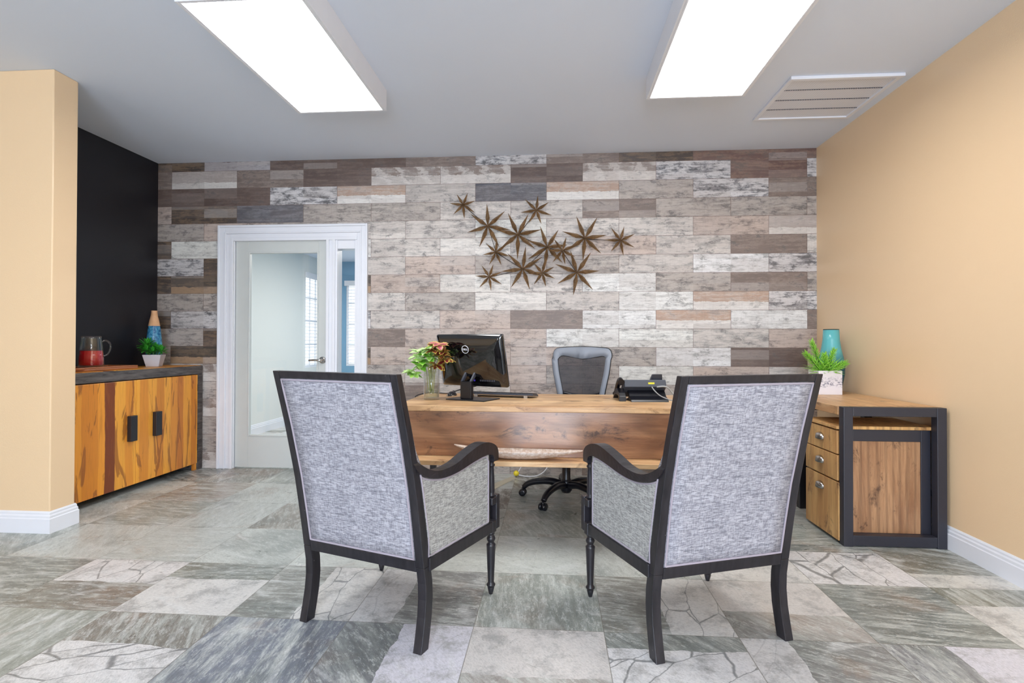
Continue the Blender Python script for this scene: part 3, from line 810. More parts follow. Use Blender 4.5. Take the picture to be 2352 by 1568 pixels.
# ------------------------------------------------------------------ star wall sculpture
def stars():
    t = thing('wall_sculpture', 'brass wall sculpture of thirteen joined seven-pointed stars on tiled wall', 'wall art', (-.1, YB, 1.95))
    S = [(1064, 471, 31, -85), (1121, 520, 51, 93), (1232, 483, 35, 84), (1190, 540, 53, -91), (1139, 579, 32, 87), (1257, 568, 49, -97), (1292, 577, 33, 75),
         (1343, 548, 52, -95), (1425, 552, 34, 75), (1201, 618, 50, 83), (1124, 636, 32, -82), (1246, 628, 32, 79), (1325, 626, 53, -99)]
    XZ = [(-.768, 2.294), (-.554, 2.108), (-.143, 2.239), (-.298, 2.031), (-.486, 1.888), (-.051, 1.924), (.077, 1.89), (.263, 1.994), (.559, 1.976), (-.256, 1.742), (-.542, 1.678), (-.091, 1.704), (.198, 1.709)]
    dep = [.05, .05, .045, .06, .04, .055, .08, .06, .05, .055, .05, .075, .055]
    for (u, v, rp, ang), (x, z), dp in zip(S, XZ, dep):
        R = rp/272.*1.03; m = MB(); cy = YB-dp
        for k in range(7):
            a = math.radians(ang)+k*2*PI/7
            Rk = R*random.uniform(.93, 1.06)
            d = Vector((math.cos(a), 0, math.sin(a))); s = Vector((-math.sin(a), 0, math.cos(a)))
            c = Vector((x, cy, z)); w = R*.075+.0035
            ap = c+Vector((0, -R*.13-.006, 0)); bk = c+Vector((0, .004, 0))
            q = c+d*(Rk*.36)
            ridge = q+Vector((0, -R*.10-.004, 0)); l = q+s*w; r = q-s*w; back = q+Vector((0, .006, 0)); tip = c+d*Rk+Vector((0, -.002, 0))
            m.add([ap, l, ridge, r, tip, bk, back], [(0, 2, 1), (0, 3, 2), (2, 4, 1), (2, 3, 4), (5, 1, 6), (5, 6, 3), (6, 1, 4), (6, 4, 3), (0, 1, 5), (0, 5, 3)])
        o = m.build('star', M_BRASS, t); o.matrix_parent_inverse = Matrix.Translation((.1, -YB, -1.95))
    rod = MB()
    for i, j in ((0, 1), (1, 3), (2, 3), (1, 4), (3, 5), (5, 6), (6, 7), (7, 8), (9, 10), (4, 9), (9, 11), (9, 5), (6, 12), (11, 5)):
        a = Vector((XZ[i][0], YB-.03, XZ[i][1])); c = Vector((XZ[j][0], YB-.03, XZ[j][1]))
        rod.tube([a, c], .0028, 6)
    for x, z in XZ: rod.tube([(x, YB-.001, z), (x, YB-.05, z)], .004, 6)
    o = rod.build('connecting_rod', M_BLKMETAL, t); o.matrix_parent_inverse = Matrix.Translation((.1, -YB, -1.95))
stars()

# ------------------------------------------------------------------ desk
DT = .766
def desk():
    x0, x1, y0, y1 = -.885, 1.16, 3.005, 3.765
    t = thing('desk', 'rustic brown office desk with deep front panel and low front shelf', 'desk', (0, 0, 0))
    MB().box(x0, x1, y0, y1, DT-.03, DT).build('desktop', M_DESKTOP_LIT, t, bevel=.002)
    MB().box(x0+.012, x1-.012, y0+.012, y0+.034, .487, DT-.0305).build('front_panel', M_DESKX, t, bevel=.0015)
    MB().box(x0+.004, x1-.004, 2.892, y0+.12, .460, .4855).build('shelf', M_DESKTOP_LIT, t, bevel=.002)
    for xx, ya, yb in ((x0+.05, 3.10, 3.70), (x1-.09, 3.10, 3.70)):
        f = MB(); w = .04
        f.box(xx, xx+w, ya, ya+w, 0, DT-.031); f.box(xx, xx+w, yb-w, yb, 0, DT-.031)
        f.box(xx, xx+w, ya+w, yb-w, 0, w); f.box(xx, xx+w, ya+w, yb-w, DT-.031-w, DT-.031)
        f.build('leg_frame', M_BLKMETAL, t, bevel=.002)
def desk_return():
    x0, x1, y0, y1 = 1.600, 2.152, 3.141, 4.28
    t = thing('side_desk', 'rustic side desk on square charcoal steel frame along the tan wall', 'desk', (0, 0, 0))
    MB().box(x0-.006, x1-.012, y0+.052, y1, DT-.048, DT).build('desktop', M_RETTOP_LIT, t, bevel=.002)
    w = .05
    for k, yy, xa in ((0, y0, x0), (1, 3.84, 1.668)):
        f = MB(); zt = DT+.001 if k == 0 else DT-.049; 
        f.box(xa, xa+w, yy, yy+.05, 0, zt); f.box(x1-w-.012, x1-.012, yy, yy+.05, 0, zt)
        f.box(xa+w, x1-w-.012, yy+.001, yy+.049, .006, .062); f.box(xa+w, x1-w-.012, yy+.001, yy+.049, zt-w, zt)
        f.build('leg_frame', M_FRAME if k == 0 else M_BLKMETAL, t, bevel=.0025)
    MB().box(x1-.05, x1-.03, y0+.05, 3.84, .27, .30).build('stretcher', M_BLKMETAL, t)
def pedestal():
    x0, x1, y0, y1 = 1.600, 2.098, 3.205, 3.585
    t = thing('drawer_pedestal', 'three drawer rustic file pedestal under the side desk', 'drawer unit', (0, 0, 0))
    z0 = .035; zt = .655
    MB().box(x0-.012, x1+.02, y0-.012, y1, zt-.018, zt).build('top', M_DRAWER, t, bevel=.002)
    f = MB(); w = .052
    f.box(x0+.03, x0+.03+w, y0, y0+.02, z0, zt-.019); f.box(x1-w, x1, y0, y0+.02, z0, zt-.019)
    f.box(x0+.03+w, x1-w, y0+.001, y0+.02, zt-.019-.066, zt-.019); f.box(x0+.03+w, x1-w, y0+.001, y0+.02, z0, z0+.022)
    f.build('side_frame', M_FRAME, t, bevel=.002)
    MB().box(x0+.03+w, x1-w, y0+.008, y0+.019, z0+.022, zt-.086).build('side_panel', M_PANELZ, t)
    MB().box(x0+.03, x1-.004, y0+.02, y1-.005, z0, zt-.019).build('carcass', M_DARKREC, t)
    for za, zb in ((.497, .628), (.347, .490), (.016, .338)):
        d = MB().box(x0-.006, x0+.022, y0-.004 if za > .1 else y0-.018, y1-.004, za, zb).build('drawer', M_DRAWER, t, bevel=.002)
        h = MB(); yc = (y0+y1)/2-.005; zc = zb-.062
        n = 10; rings = []
        for i in range(n+1):
            a = PI*i/n
            y = yc-.042*math.cos(a); 
            rings.append([Vector((x0-.006-.0025, y, zc-.014)), Vector((x0-.006-.022*math.sin(a)-.003, y, zc-.014)), Vector((x0-.006-.017*math.sin(a)-.003, y, zc+.014*math.sin(a)+.004)), Vector((x0-.0065, y, zc+.022*math.sin(a)+.004))])
        h.loft(rings, True, True)
        tag(h.build('handle', M_SILVER, d), 'silver cup pull')
    for xx in (x0+.05, x1-.05):
        for yy in (y0+.05, y1-.05):
            MB().lathe([(.012, 0), (.018, .006), (.018, .028), (.012, .035)], (xx, yy, 0), 14).build('caster', M_BLKPLAST, t)
desk(); desk_return(); pedestal()

def dish():
    t = thing('wooden_dish', 'long pale leaf-shaped wooden dish on the desk front shelf', 'dish', (-.165, 2.951, .4857), math.radians(-1))
    m = NT('pale_mottled_wood'); co = m.obj()
    n = m.noise(co, 60, 6, .7)
    m.bsdf(m.mix(m.rng(n, .4, .65), rgb(186, 160, 140), rgb(220, 208, 198)), .4)
    N = 40; K = 9; rings = []
    outer = []; inner = []
    for i in range(N+1):
        u = i/N; x = -.375+.70*u
        s = math.sin(PI*u)**.8 if 0 < u < 1 else 0
        w = .0035+.055*s; dpt = .044*s
        rise = (.026 if u < .5 else .006)*(abs(u-.5)/.5)**2.5+.0475
        oo = []; ii = []
        for k in range(K):
            v = -1+2*k/(K-1)
            y = w*v; z = rise-dpt*(1-v*v)-.001
            oo.append(Vector((x, y, max(z, .0)))); ii.append(Vector((x, y*.93, max(z, .0)+.005)))
        outer.append(oo); inner.append(ii)
    for i in range(N+1): rings.append(outer[i]+inner[i][::-1])
    MB().loft(rings, True, True).build('bowl', m.m, t)
    t.location.z = .4857
dish()

# ------------------------------------------------------------------ computer
def text_mesh(name, body, size, M, mat, parent, ext=.0006):
    cu = bpy.data.curves.new(name, 'FONT'); cu.body = body; cu.size = size; cu.align_x = 'CENTER'; cu.align_y = 'CENTER'; cu.extrude = ext
    cu.offset = size*.02
    tmp = bpy.data.objects.new(name+'_tmp', cu); COL.objects.link(tmp)
    bpy.context.view_layer.update()
    me = bpy.data.meshes.new_from_object(tmp.evaluated_get(bpy.context.evaluated_depsgraph_get()))
    bpy.data.objects.remove(tmp); me.name = name
    me.transform(M); me.materials.clear(); me.materials.append(mat)
    o = bpy.data.objects.new(name, me); COL.objects.link(o); o.parent = parent
    return o
M_WHITEPL = simple('white_print', (225, 226, 230), .4)
M_GREYCORD = simple('grey_cord', (160, 162, 162), .5)
def computer():
    # local frame: x along the screen width (to the viewer's right), back of the screen faces -y
    t = thing('computer', 'glossy black all-in-one computer seen from behind on the desk', 'computer', (-.492, 3.40, DT), math.radians(-24.4))
    W, Hh = .487, .334; tilt = math.radians(-13.5)
    # screen body pivoted at its bottom edge; top leans to the viewer (-y)
    T = Matrix.Translation((-.0, .0, .078)) @ Matrix.Rotation(-tilt, 4, 'X')
    b = MB(); r = .02
    def rr(w, h, r, y, z0=0):
        pts = []
        for cx, cz, a0 in ((w/2-r, r+z0, -90), (w/2-r, h-r+z0, 0), (-w/2+r, h-r+z0, 90), (-w/2+r, r+z0, 180)):
            for k in range(5):
                a = math.radians(a0+k*22.5); pts.append(Vector((cx+r*math.cos(a), y, cz+r*math.sin(a))))
        return pts
    rings = [rr(W, Hh, .012, .018), rr(W, Hh, .012, .006), rr(W-.006, Hh-.006, .012, 0, .003), rr(W-.05, Hh-.05, .02, -.014, .025), rr(W-.12, Hh-.12, .03, -.022, .055), rr(W-.24, Hh-.2, .03, -.025, .09)]
    rings = [[T @ p for p in q] for q in rings]
    b.loft(rings, True, True)
    sh = b.build('back_shell', M_GLOSSBLK, t)
    s = MB().box(-W/2+.01, W/2-.01, .018, .0195, .02, Hh-.01, T); s.build('screen', simple('dark_screen', (12, 13, 16), .1), t)
    # round logo with lettering on the shell
    lx, lz, ly = -.018, .245, -.0262
    rg = MB(); rings = []
    for j in range(40):
        a = 2*PI*j/40
        rings.append([T @ Vector((lx+(.0225+dx)*math.cos(a), ly+dy, lz+(.0225+dx)*math.sin(a))) for dx, dy in ((0, 0), (.0028, 0), (.0028, .006), (0, .006))])
    rings.append(rings[0]); rg.loft(rings, False, False)
    rg.build('logo_ring', M_WHITEPL, t)
    M = T @ Matrix.Translation((lx, ly+.0005, lz)) @ Matrix.Rotation(PI/2, 4, 'X')
    text_mesh('logo_lettering', 'DELL', .0165, M, M_WHITEPL, t)
    p = MB()
    for k in range(9): 
        x = .06+k*.0125; 
        p.box(x, x+.007, -.0215, -.017, .042, .056, T)
    p.build('ports', M_GREYPL, t)
    tag(MB().lathe([(.007, 0), (.007, .003)], n=16, M=T @ Matrix.Translation((.018, -.018, .047)) @ Matrix.Rotation(PI/2, 4, 'X')).build('power_plug', simple('violet_plastic', (70, 50, 190), .3), t), 'small violet round plug')
    # stand: flat base, upright box and sloping open loop
    MB().box(-.125, .15, -.135, .06, 0, .007).build('base', M_BLKMETAL, t, bevel=.002)
    u = MB(); u.box(-.045, .035, -.095, -.066, .007, .115)
    u.build('upright', M_BLKPLAST, t, bevel=.004)
    l = MB()
    for xa, xb in ((-.045, -.031), (.021, .035)):
        l.add([(xa, -.095, .115), (xb, -.095, .115), (xb, -.038, .178), (xa, -.038, .178), (xa, -.066, .115), (xb, -.066, .115), (xb, -.020, .165), (xa, -.020, .165)],
              [(0, 1, 2, 3), (4, 7, 6, 5), (0, 4, 5, 1), (3, 2, 6, 7), (0, 3, 7, 4), (1, 5, 6, 2)])
    l.box(-.045, .035, -.045, -.022, .160, .178)
    tag(l.build('stand_loop', M_GREYPL, t, bevel=.003), 'sloping open grey loop at top of stand')
computer()
def keyboard():
    t = thing('keyboard', 'thin black keyboard on the desk behind the computer stand', 'keyboard', (-.325, 3.565, DT+.001), math.radians(-14))
    b = MB(); b.prism([(-.065, .016), (-.065, .028), (.065, .013), (.065, .002)], 0, -.22, .22)
    b.build('base', M_GREYPL, t, bevel=.003)
    k = MB()
    for r in range(5):
        for i in range(18):
            x = -.212+i*.0238; y = -.052+r*.024; z = .0285-.1154*(y+.065)
            k.box(x, x+.020, y, y+.019, z-.002, z+.004)
    k.build('keys', M_BLKPLAST, t)
    for x in (-.17, .17): MB().box(x-.012, x+.012, -.062, -.052, -.001, .017).build('foot', M_SILVER, t)
def mouse():
    t = thing('computer_mouse', 'small black and silver mouse beside the keyboard on the desk', 'mouse', (-.672, 3.60, DT), math.radians(-10))
    rings = []; N = 10
    for i in range(N+1):
        u = i/N; y = -.052+.104*u; s = max(math.sin(PI*(u*.94+.03)), .1)**.6
        w = .030*s; h = .034*s*(1-.25*u)
        rings.append([Vector((w*math.cos(a), y, max(h*math.sin(a), 0))) for a in [PI*k/10 for k in range(11)]])
    MB().loft(rings, True, True).build('body', M_BLKPLAST, t)
    MB().box(-.026, .026, -.045, .02, .0, .006).build('side_trim', M_SILVER, t, bevel=.002)
    MB().box(-.003, .003, .015, .035, .024, .031).build('wheel', M_GREYPL, t)
def cable():
    t = MB().tube(smoothpath([(-.50, 3.52, DT+.07), (-.60, 3.60, DT+.045), (-.70, 3.66, DT+.012), (-.75, 3.69, DT+.006), (-.82, 3.66, DT+.012), (-.86, 3.60, DT+.012), (-.893, 3.52, DT+.004), (-.897, 3.50, DT-.02), (-.897, 3.5, DT-.15)], 8), .0035, 8)
    tag(t.build('cable', M_BLKPLAST), 'black cable trailing over the left edge of the desk', 'cable')
keyboard(); mouse(); cable()

def phone():
    t = thing('desk_phone', 'dark desk telephone seen from behind on the desk', 'phone', (.56, 3.40, DT), math.radians(4))
    # local: back faces -y
    b = MB()
    b.prism([(-.02, .085), (.0, .128), (.045, .118), (.155, .022), (.15, .008), (.03, .05)], 0, -.125, .13)
    b.build('body', M_GREYPL, t, bevel=.004)
    s = MB()
    s.prism([(-.09, 0), (-.082, .012), (-.03, .03), (.03, .075), (.045, .068), (.0, .02), (.06, .0)], 0, -.10, .125)
    s.build('stand', M_BLKPLAST, t, bevel=.002)
    for xx in (-.165, ):
        c = MB(); c.prism([(-.06, 0), (-.055, .03), (-.03, .05), (.03, .075), (.09, .06), (.155, .012), (.15, 0), (.10, .03), (.03, .035), (-.02, .03), (-.035, 0)], 0, xx, xx+.04)
        c.build('cradle', M_BLKPLAST, t, bevel=.002)
    h = MB(); pts = smoothpath([(-.145, .16, .028), (-.145, .10, .085), (-.145, .03, .125), (-.145, -.01, .112)], 6)
    h.tube(pts, [.022]+[.016]*(len(pts)-2)+[.022], 12)
    h.build('handset', M_BLKPLAST, t)
    sc = MB().add([(.045, .02, .126), (.115, .02, .126), (.12, .05, .118), (.04, .05, .118), (.052, .0, .162), (.108, .0, .162), (.112, .02, .160), (.048, .02, .160)],
                  [(0, 1, 2, 3), (4, 7, 6, 5), (0, 4, 5, 1), (3, 2, 6, 7), (0, 3, 7, 4), (1, 5, 6, 2)])
    sc.build('display', M_GREYPL, t, bevel=.003)
    MB().box(.02, .058, -.0125, -.0085, .098, .112, Matrix.Rotation(math.radians(0), 4, 'X')).build('label', simple('yellow_label', (230, 226, 60), .5), t)
    ca = MB().tube(smoothpath([(.04, -.02, .085), (.055, -.04, .06), (.09, -.06, .03), (.16, -.07, .006), (.24, -.05, .004)], 6), .0035, 8)
    ca.tube(smoothpath([(.07, -.02, .085), (.12, -.035, .088), (.155, -.03, .06), (.19, -.04, .012), (.24, -.02, .006)], 6), .005, 8)
    tag(ca.build('phone_cable', M_GREYCORD, t), 'pale grey cables leaving the back of the phone')
phone()

def coleus():
    t = thing('glass_vase', 'clear cylindrical glass vase of water on the desk', 'vase', (-.752, 3.335, DT))
    n = 40
    pr = [(0, 0), (.047, 0), (.049, .003), (.049, .248), (.0455, .248), (.0455, .014), (0, .014)]
    MB().lathe(pr, n=n, cap=False).build('cylinder', M_GLASS, t)
    MB().lathe([(0, .0145), (.0452, .0145), (.0452, .062), (0, .062)], n=n, cap=False).build('water', m_thin('water', (.93, .97, .95)), t)
    p = thing('coleus_sprigs', 'lime green and burgundy coleus cuttings standing in the glass vase', 'plant', (-.752, 3.335, DT))
    lime = rgb(186, 236, 110); pale = rgb(222, 246, 186); green = rgb(128, 200, 62); burg = rgb(112, 16, 30); pink = rgb(206, 104, 122); yel = rgb(222, 206, 92)
    L = Leaves(); rnd = random.Random(11)
    sprigs = [((-.075, .0, .21), 'l', .055, 6), ((-.115, -.01, .155), 'l', .05, 6), ((-.055, -.02, .29), 'p', .065, 6), ((-.09, .01, .265), 'p', .055, 5), ((-.01, -.02, .265), 'l', .06, 6),
              ((.03, -.05, .30), 'y', .055, 6), ((.055, -.04, .34), 'k', .055, 6), ((.075, -.07, .27), 'b', .05, 6), ((.115, -.10, .25), 'b', .045, 5), ((.05, -.07, .215), 'b', .05, 6), ((-.02, -.04, .31), 'p', .06, 6), ((-.05, -.03, .235), 'l', .06, 6), ((-.13, -.02, .175), 'p', .045, 5), ((.02, -.02, .33), 'y', .05, 5), ((.0, .03, .28), 'l', .06, 5), ((.085, -.06, .295), 'y', .045, 5)]
    cmap = {'l': (lime, green), 'p': (pale, lime), 'y': (burg, yel), 'k': (pink, yel), 'b': (burg, yel)}
    for c, kd, R, k in sprigs:
        for i in range(2*k):
            ph = PI*i/k+rnd.uniform(-.3, .3); el = rnd.uniform(-.35, .7)
            d = Vector((math.cos(ph)*math.cos(el), math.sin(ph)*math.cos(el), math.sin(el)))
            c0, c1 = cmap[kd]
            if kd == 'l': c0, c1 = (lime, pale) if rnd.random() < .6 else (green, lime)
            L.leaf(c, d, (rnd.uniform(-.3, .3), rnd.uniform(-.6, 0), 1), R*rnd.uniform(.95, 1.3), R*.86, c0, c1, 7, .35, .13, .12, .6)
    L.build('foliage', p)
    s = MB()
    for c, kd, R, k in sprigs[::2]:
        s.tube(smoothpath([(c[0]*.15, c[1]*.3, .03+rnd.random()*.03), (c[0]*.28, c[1]*.3, .2), (c[0]*.6, c[1]*.6, min(.26, c[2]+.02)), c], 4), .0025, 6)
    s.build('stem', simple('pale_stem', (150, 160, 90), .5), p)
coleus()

def planter():
    t = thing('square_planter', 'white marbled square planter on the side desk by the wall', 'planter', (1.905, 3.985, DT))
    g = NT('marbled_white_ceramic'); co = g.obj(); s = g.n('SeparateXYZ', {0: co})
    n = g.noise(g.vscale(co, (26, 26, 60)), 1., 6, .7, 1.5)
    band = g.math('MULTIPLY', g.rng(s.outputs[2], .045, .06), g.rng(s.outputs[2], .135, .09))
    g.bsdf(g.mix(g.math('MULTIPLY', g.rng(n, .48, .58), band), rgb(226, 222, 226), rgb(96, 98, 122)), .35)
    a = .078; h = .165; th = .007
    def sq(r, z): return [Vector((-r, -r, z)), Vector((r, -r, z)), Vector((r, r, z)), Vector((-r, r, z))]
    MB().loft([sq(a, 0), sq(a, h), sq(a-th, h), sq(a-th, h-.02)], True, False).build('pot', g.m, t, bevel=.002)
    MB().box(-a+th+.001, a-th-.001, -a+th+.001, a-th-.001, h-.03, h-.012).build('moss', M_SOIL, t)
    L = Leaves(); rnd = random.Random(5)
    g0, g1 = rgb(54, 128, 30), rgb(150, 214, 74)
    # upright feathery stems + a low tuft
    stems = [((-.02, 0, .16), (-.10, -.02, .36)), ((-.03, -.01, .16), (-.145, -.03, .28)), ((0, -.02, .16), (.045, -.03, .30)), ((-.01, -.03, .16), (-.03, -.05, .27)), ((.02, -.02, .16), (.11, -.05, .215))]
    st = MB()
    for a0, b0 in stems:
        a0 = Vector(a0); b0 = Vector(b0); dd = (b0-a0)
        st.tube([a0-Vector((0, 0, .02)), a0.lerp(b0, .5)+Vector((0, 0, .008)), b0], .003, 6)
        N = 60
        for k in range(N):
            u = .25+.75*k/N; c = a0+dd*u
            ph = k*2.4; ax = dd.normalized(); q = ax.cross(Vector((.2, .9, .1))).normalized(); r2 = ax.cross(q)
            d = (q*math.cos(ph)+r2*math.sin(ph))*(1.1-.5*u)+ax*(.55+.5*u)
            L.spike(c, d, .046*(1.15-.3*u), .0042, g0, g1)
    for k in range(150):
        ph = rnd.uniform(0, 2*PI); el = rnd.uniform(-.12, .9)
        d = (math.cos(ph)*math.cos(el), math.sin(ph)*math.cos(el), math.sin(el))
        L.spike((rnd.uniform(-.045, .045), rnd.uniform(-.045, .03), .158), d, rnd.uniform(.08, .145), .0048, g0, g1)
    L.build('foliage', t); st.build('stem', simple('green_stem2', (80, 130, 50), .6), t)
    v = thing('teal_vase', 'teal vase with dark rim standing behind the planter', 'vase', (2.035, 4.165, DT))
    g = NT('teal_glaze'); co = g.obj(); s = g.n('SeparateXYZ', {0: co})
    r = g.rng(g.math('ADD', s.outputs[2], g.math('MULTIPLY', g.noise(co, 14, 4), .08)), .24, .34)
    col = g.mix(r, rgb(14, 74, 92), rgb(96, 178, 182))
    col = g.mix(g.math('GREATER_THAN', s.outputs[2], .452), col, rgb(40, 42, 40))
    g.bsdf(col, .18)
    MB().lathe([(0, 0), (.05, 0), (.07, .03), (.088, .13), (.090, .19), (.080, .25), (.066, .31), (.056, .38), (.052, .458), (.047, .458), (.05, .38), (.058, .3), (0, .28)], n=40, cap=False).build('body', g.m, v)
planter()

# ------------------------------------------------------------------ task chair
def task_chair():
    t = thing('office_chair', 'black swivel office chair with grey mesh back behind the desk', 'office chair', (.095, 3.93, 0))
    # base
    hub = MB(); hub.lathe([(.03, .05), (.042, .07), (.042, .125), (.034, .14), (.030, .15), (.030, .38), (.022, .385), (.022, .43)], n=24)
    hub.build('column', M_BLKPLAST, t)
    for a in (168, 240, 312, 24, 96):
        a = math.radians(a); d = Vector((math.cos(a), math.sin(a), 0))
        arm = MB(); pts = [d*.03+Vector((0, 0, .105)), d*.12+Vector((0, 0, .122)), d*.22+Vector((0, 0, .112)), d*.285+Vector((0, 0, .09)), d*.315+Vector((0, 0, .062))]
        pts = smoothpath(pts, 4); n = len(pts)
        arm.tube(pts, [.028-.010*i/n for i in range(n)], 10)
        arm.build('base_arm', M_BLKPLAST, t)
        c = d*.322; ax = Vector((-d.y, d.x, 0)); ct = MB()
        for s in (-1, 1):
            M = Matrix.Translation(c+ax*(s*.014)+Vector((0, 0, .026))) @ Matrix.Rotation(a+PI/2, 4, 'Z') @ Matrix.Rotation(PI/2, 4, 'Y')
            ct.lathe([(.010, -.009), (.025, -.009), (.026, 0), (.025, .009), (.010, .009)], n=18, M=M)
        ct.tube([c+Vector((0, 0, .026)), c+Vector((0, 0, .062))], .008, 8)
        ct.build('caster', M_BLKPLAST, t)
    # upper part swivelled
    up = Matrix.Rotation(math.radians(154), 4, 'Z')     # local +y = facing
    def T(p): return up @ Vector(p)
    s = MB(); rings = []
    for z, k in ((.43, .86), (.445, .98), (.475, 1.0), (.495, .93), (.50, .8)):
        ring = []
        for j in range(28):
            a = 2*PI*j/28; cx = abs(math.cos(a))**.55*(1 if math.cos(a) > 0 else -1); sy = abs(math.sin(a))**.55*(1 if math.sin(a) > 0 else -1)
            ring.append(T((.245*k*cx, .02+.23*k*sy, z)))
        rings.append(ring)
    s.loft(rings, True, True).build('seat', simple('black_cloth', (30, 31, 36), .9, 0, .4, 400), t)
    # back frame outline: taller, narrowing downward, with curved sides
    zt, zb = 1.088, .60
    def outline(k, inset, top_in=0.):
        # k: list of (x, z)
        pts = []
        for i in range(25):
            u = i/24*2*PI
        return pts
    def prof(z): return interp([(.58, .16), (.75, .195), (.9, .228), (1.0, .240), (1.06, .238)], z)
    def depth(x, z): return -.27-.06*(z-.6)+.035*(abs(x)/.24)**2+(-.02 if z > 1 else 0)
    out = []
    for i in range(14): z = .62+(1.035-.62)*i/13; out.append((prof(z), z))
    for i in range(1, 9):
        a = PI/2*i/9; out.append((.19+.048*math.cos(a), 1.035+.045*math.sin(a)))
    top = [(x, 1.08+.008*math.cos(x/.19*PI/2)) for x in (.15, .1, .05, 0)]
    right = out+top; full = right+[(-x, z) for x, z in right[:-1][::-1]]
    inn = []
    for i in range(14): z = .64+(1.0-.64)*i/13; inn.append((prof(z)-.042+ -.0*z, z))
    ti = [(.185, 1.018), (.16, 1.022), (.12, 1.016), (.06, 1.004), (0, .998)]
    inn = inn+[(.192, 1.008)]+ti
    # resample both to the same count
    def resample(pl, n):
        P = [Vector((x, z)) for x, z in pl]; L = [0]
        for a, b in zip(P, P[1:]): L.append(L[-1]+(b-a).length)
        res = []
        for i in range(n):
            d = L[-1]*i/(n-1)
            for k in range(len(P)-1):
                if d <= L[k+1]+1e-9:
                    f = (d-L[k])/max(L[k+1]-L[k], 1e-9); res.append(P[k].lerp(P[k+1], f)); break
        return res
    n = 30
    ro = resample(right, n); ri = resample(inn, n)
    O = ro+[Vector((-p.x, p.y)) for p in ro[:-1][::-1]]; I = ri+[Vector((-p.x, p.y)) for p in ri[:-1][::-1]]
    rings = []
    for o, i in zip(O, I):
        rings.append([T((o.x, depth(o.x, o.y)-.008, o.y)), T((i.x, depth(i.x, i.y)-.012, i.y)), T((i.x, depth(i.x, i.y)+.010, i.y)), T((o.x, depth(o.x, o.y)+.008, o.y))])
    fr = MB(); fr.loft(rings, True, True); fr.build('back_frame', M_NETFR, t)
    ed = MB(); ed.tube([T((o.x, depth(o.x, o.y), o.y)) for o in O], .0055, 8); ed.tube([T((i.x, depth(i.x, i.y), i.y)) for i in I], .004, 8)
    ed.build('back_edge', M_BLKPLAST, t)
    net = MB(); cols = 12
    half = len(ri); vs = []; fs = []
    for k in range(half):
        p = ri[k]
        for c in range(cols+1):
            x = -p.x+2*p.x*c/cols; vs.append(T((x, depth(x, p.y), p.y)))
    for k in range(half-1):
        for c in range(cols): a = k*(cols+1)+c; fs.append((a, a+1, a+cols+2, a+cols+1))
    net.add(vs, fs, True); net.build('back_net', M_NET, t)
    lm = MB(); lm.tube(smoothpath([T((-.15, -.262, .74)), T((-.07, -.30, .72)), T((0, -.31, .715)), T((.07, -.30, .72)), T((.15, -.262, .74))], 5), .022, 8, flat=.5)
    lm.build('lumbar_bar', M_BLKPLAST, t)
    br = MB(); br.tube(smoothpath([T((0, -.05, .43)), T((0, -.24, .42)), T((0, -.32, .50)), T((0, -.30, .64))], 6), .026, 10, flat=.5)
    br.build('back_bracket', M_BLKPLAST, t)
    for sgn in (-1, 1):
        a = MB(); a.tube(smoothpath([T((sgn*.2, 0, .44)), T((sgn*.28, 0, .47)), T((sgn*.285, -.01, .62)), T((sgn*.28, -.01, .665))], 5), .018, 8)
        a.build('arm_post', M_BLKPLAST, t)
        a = MB(); a.tube(smoothpath([T((sgn*.28, -.12, .675)), T((sgn*.28, 0, .68)), T((sgn*.275, .11, .675))], 5), .026, 10, flat=.5)
        a.build('arm_pad', M_BLKPLAST, t)
task_chair()

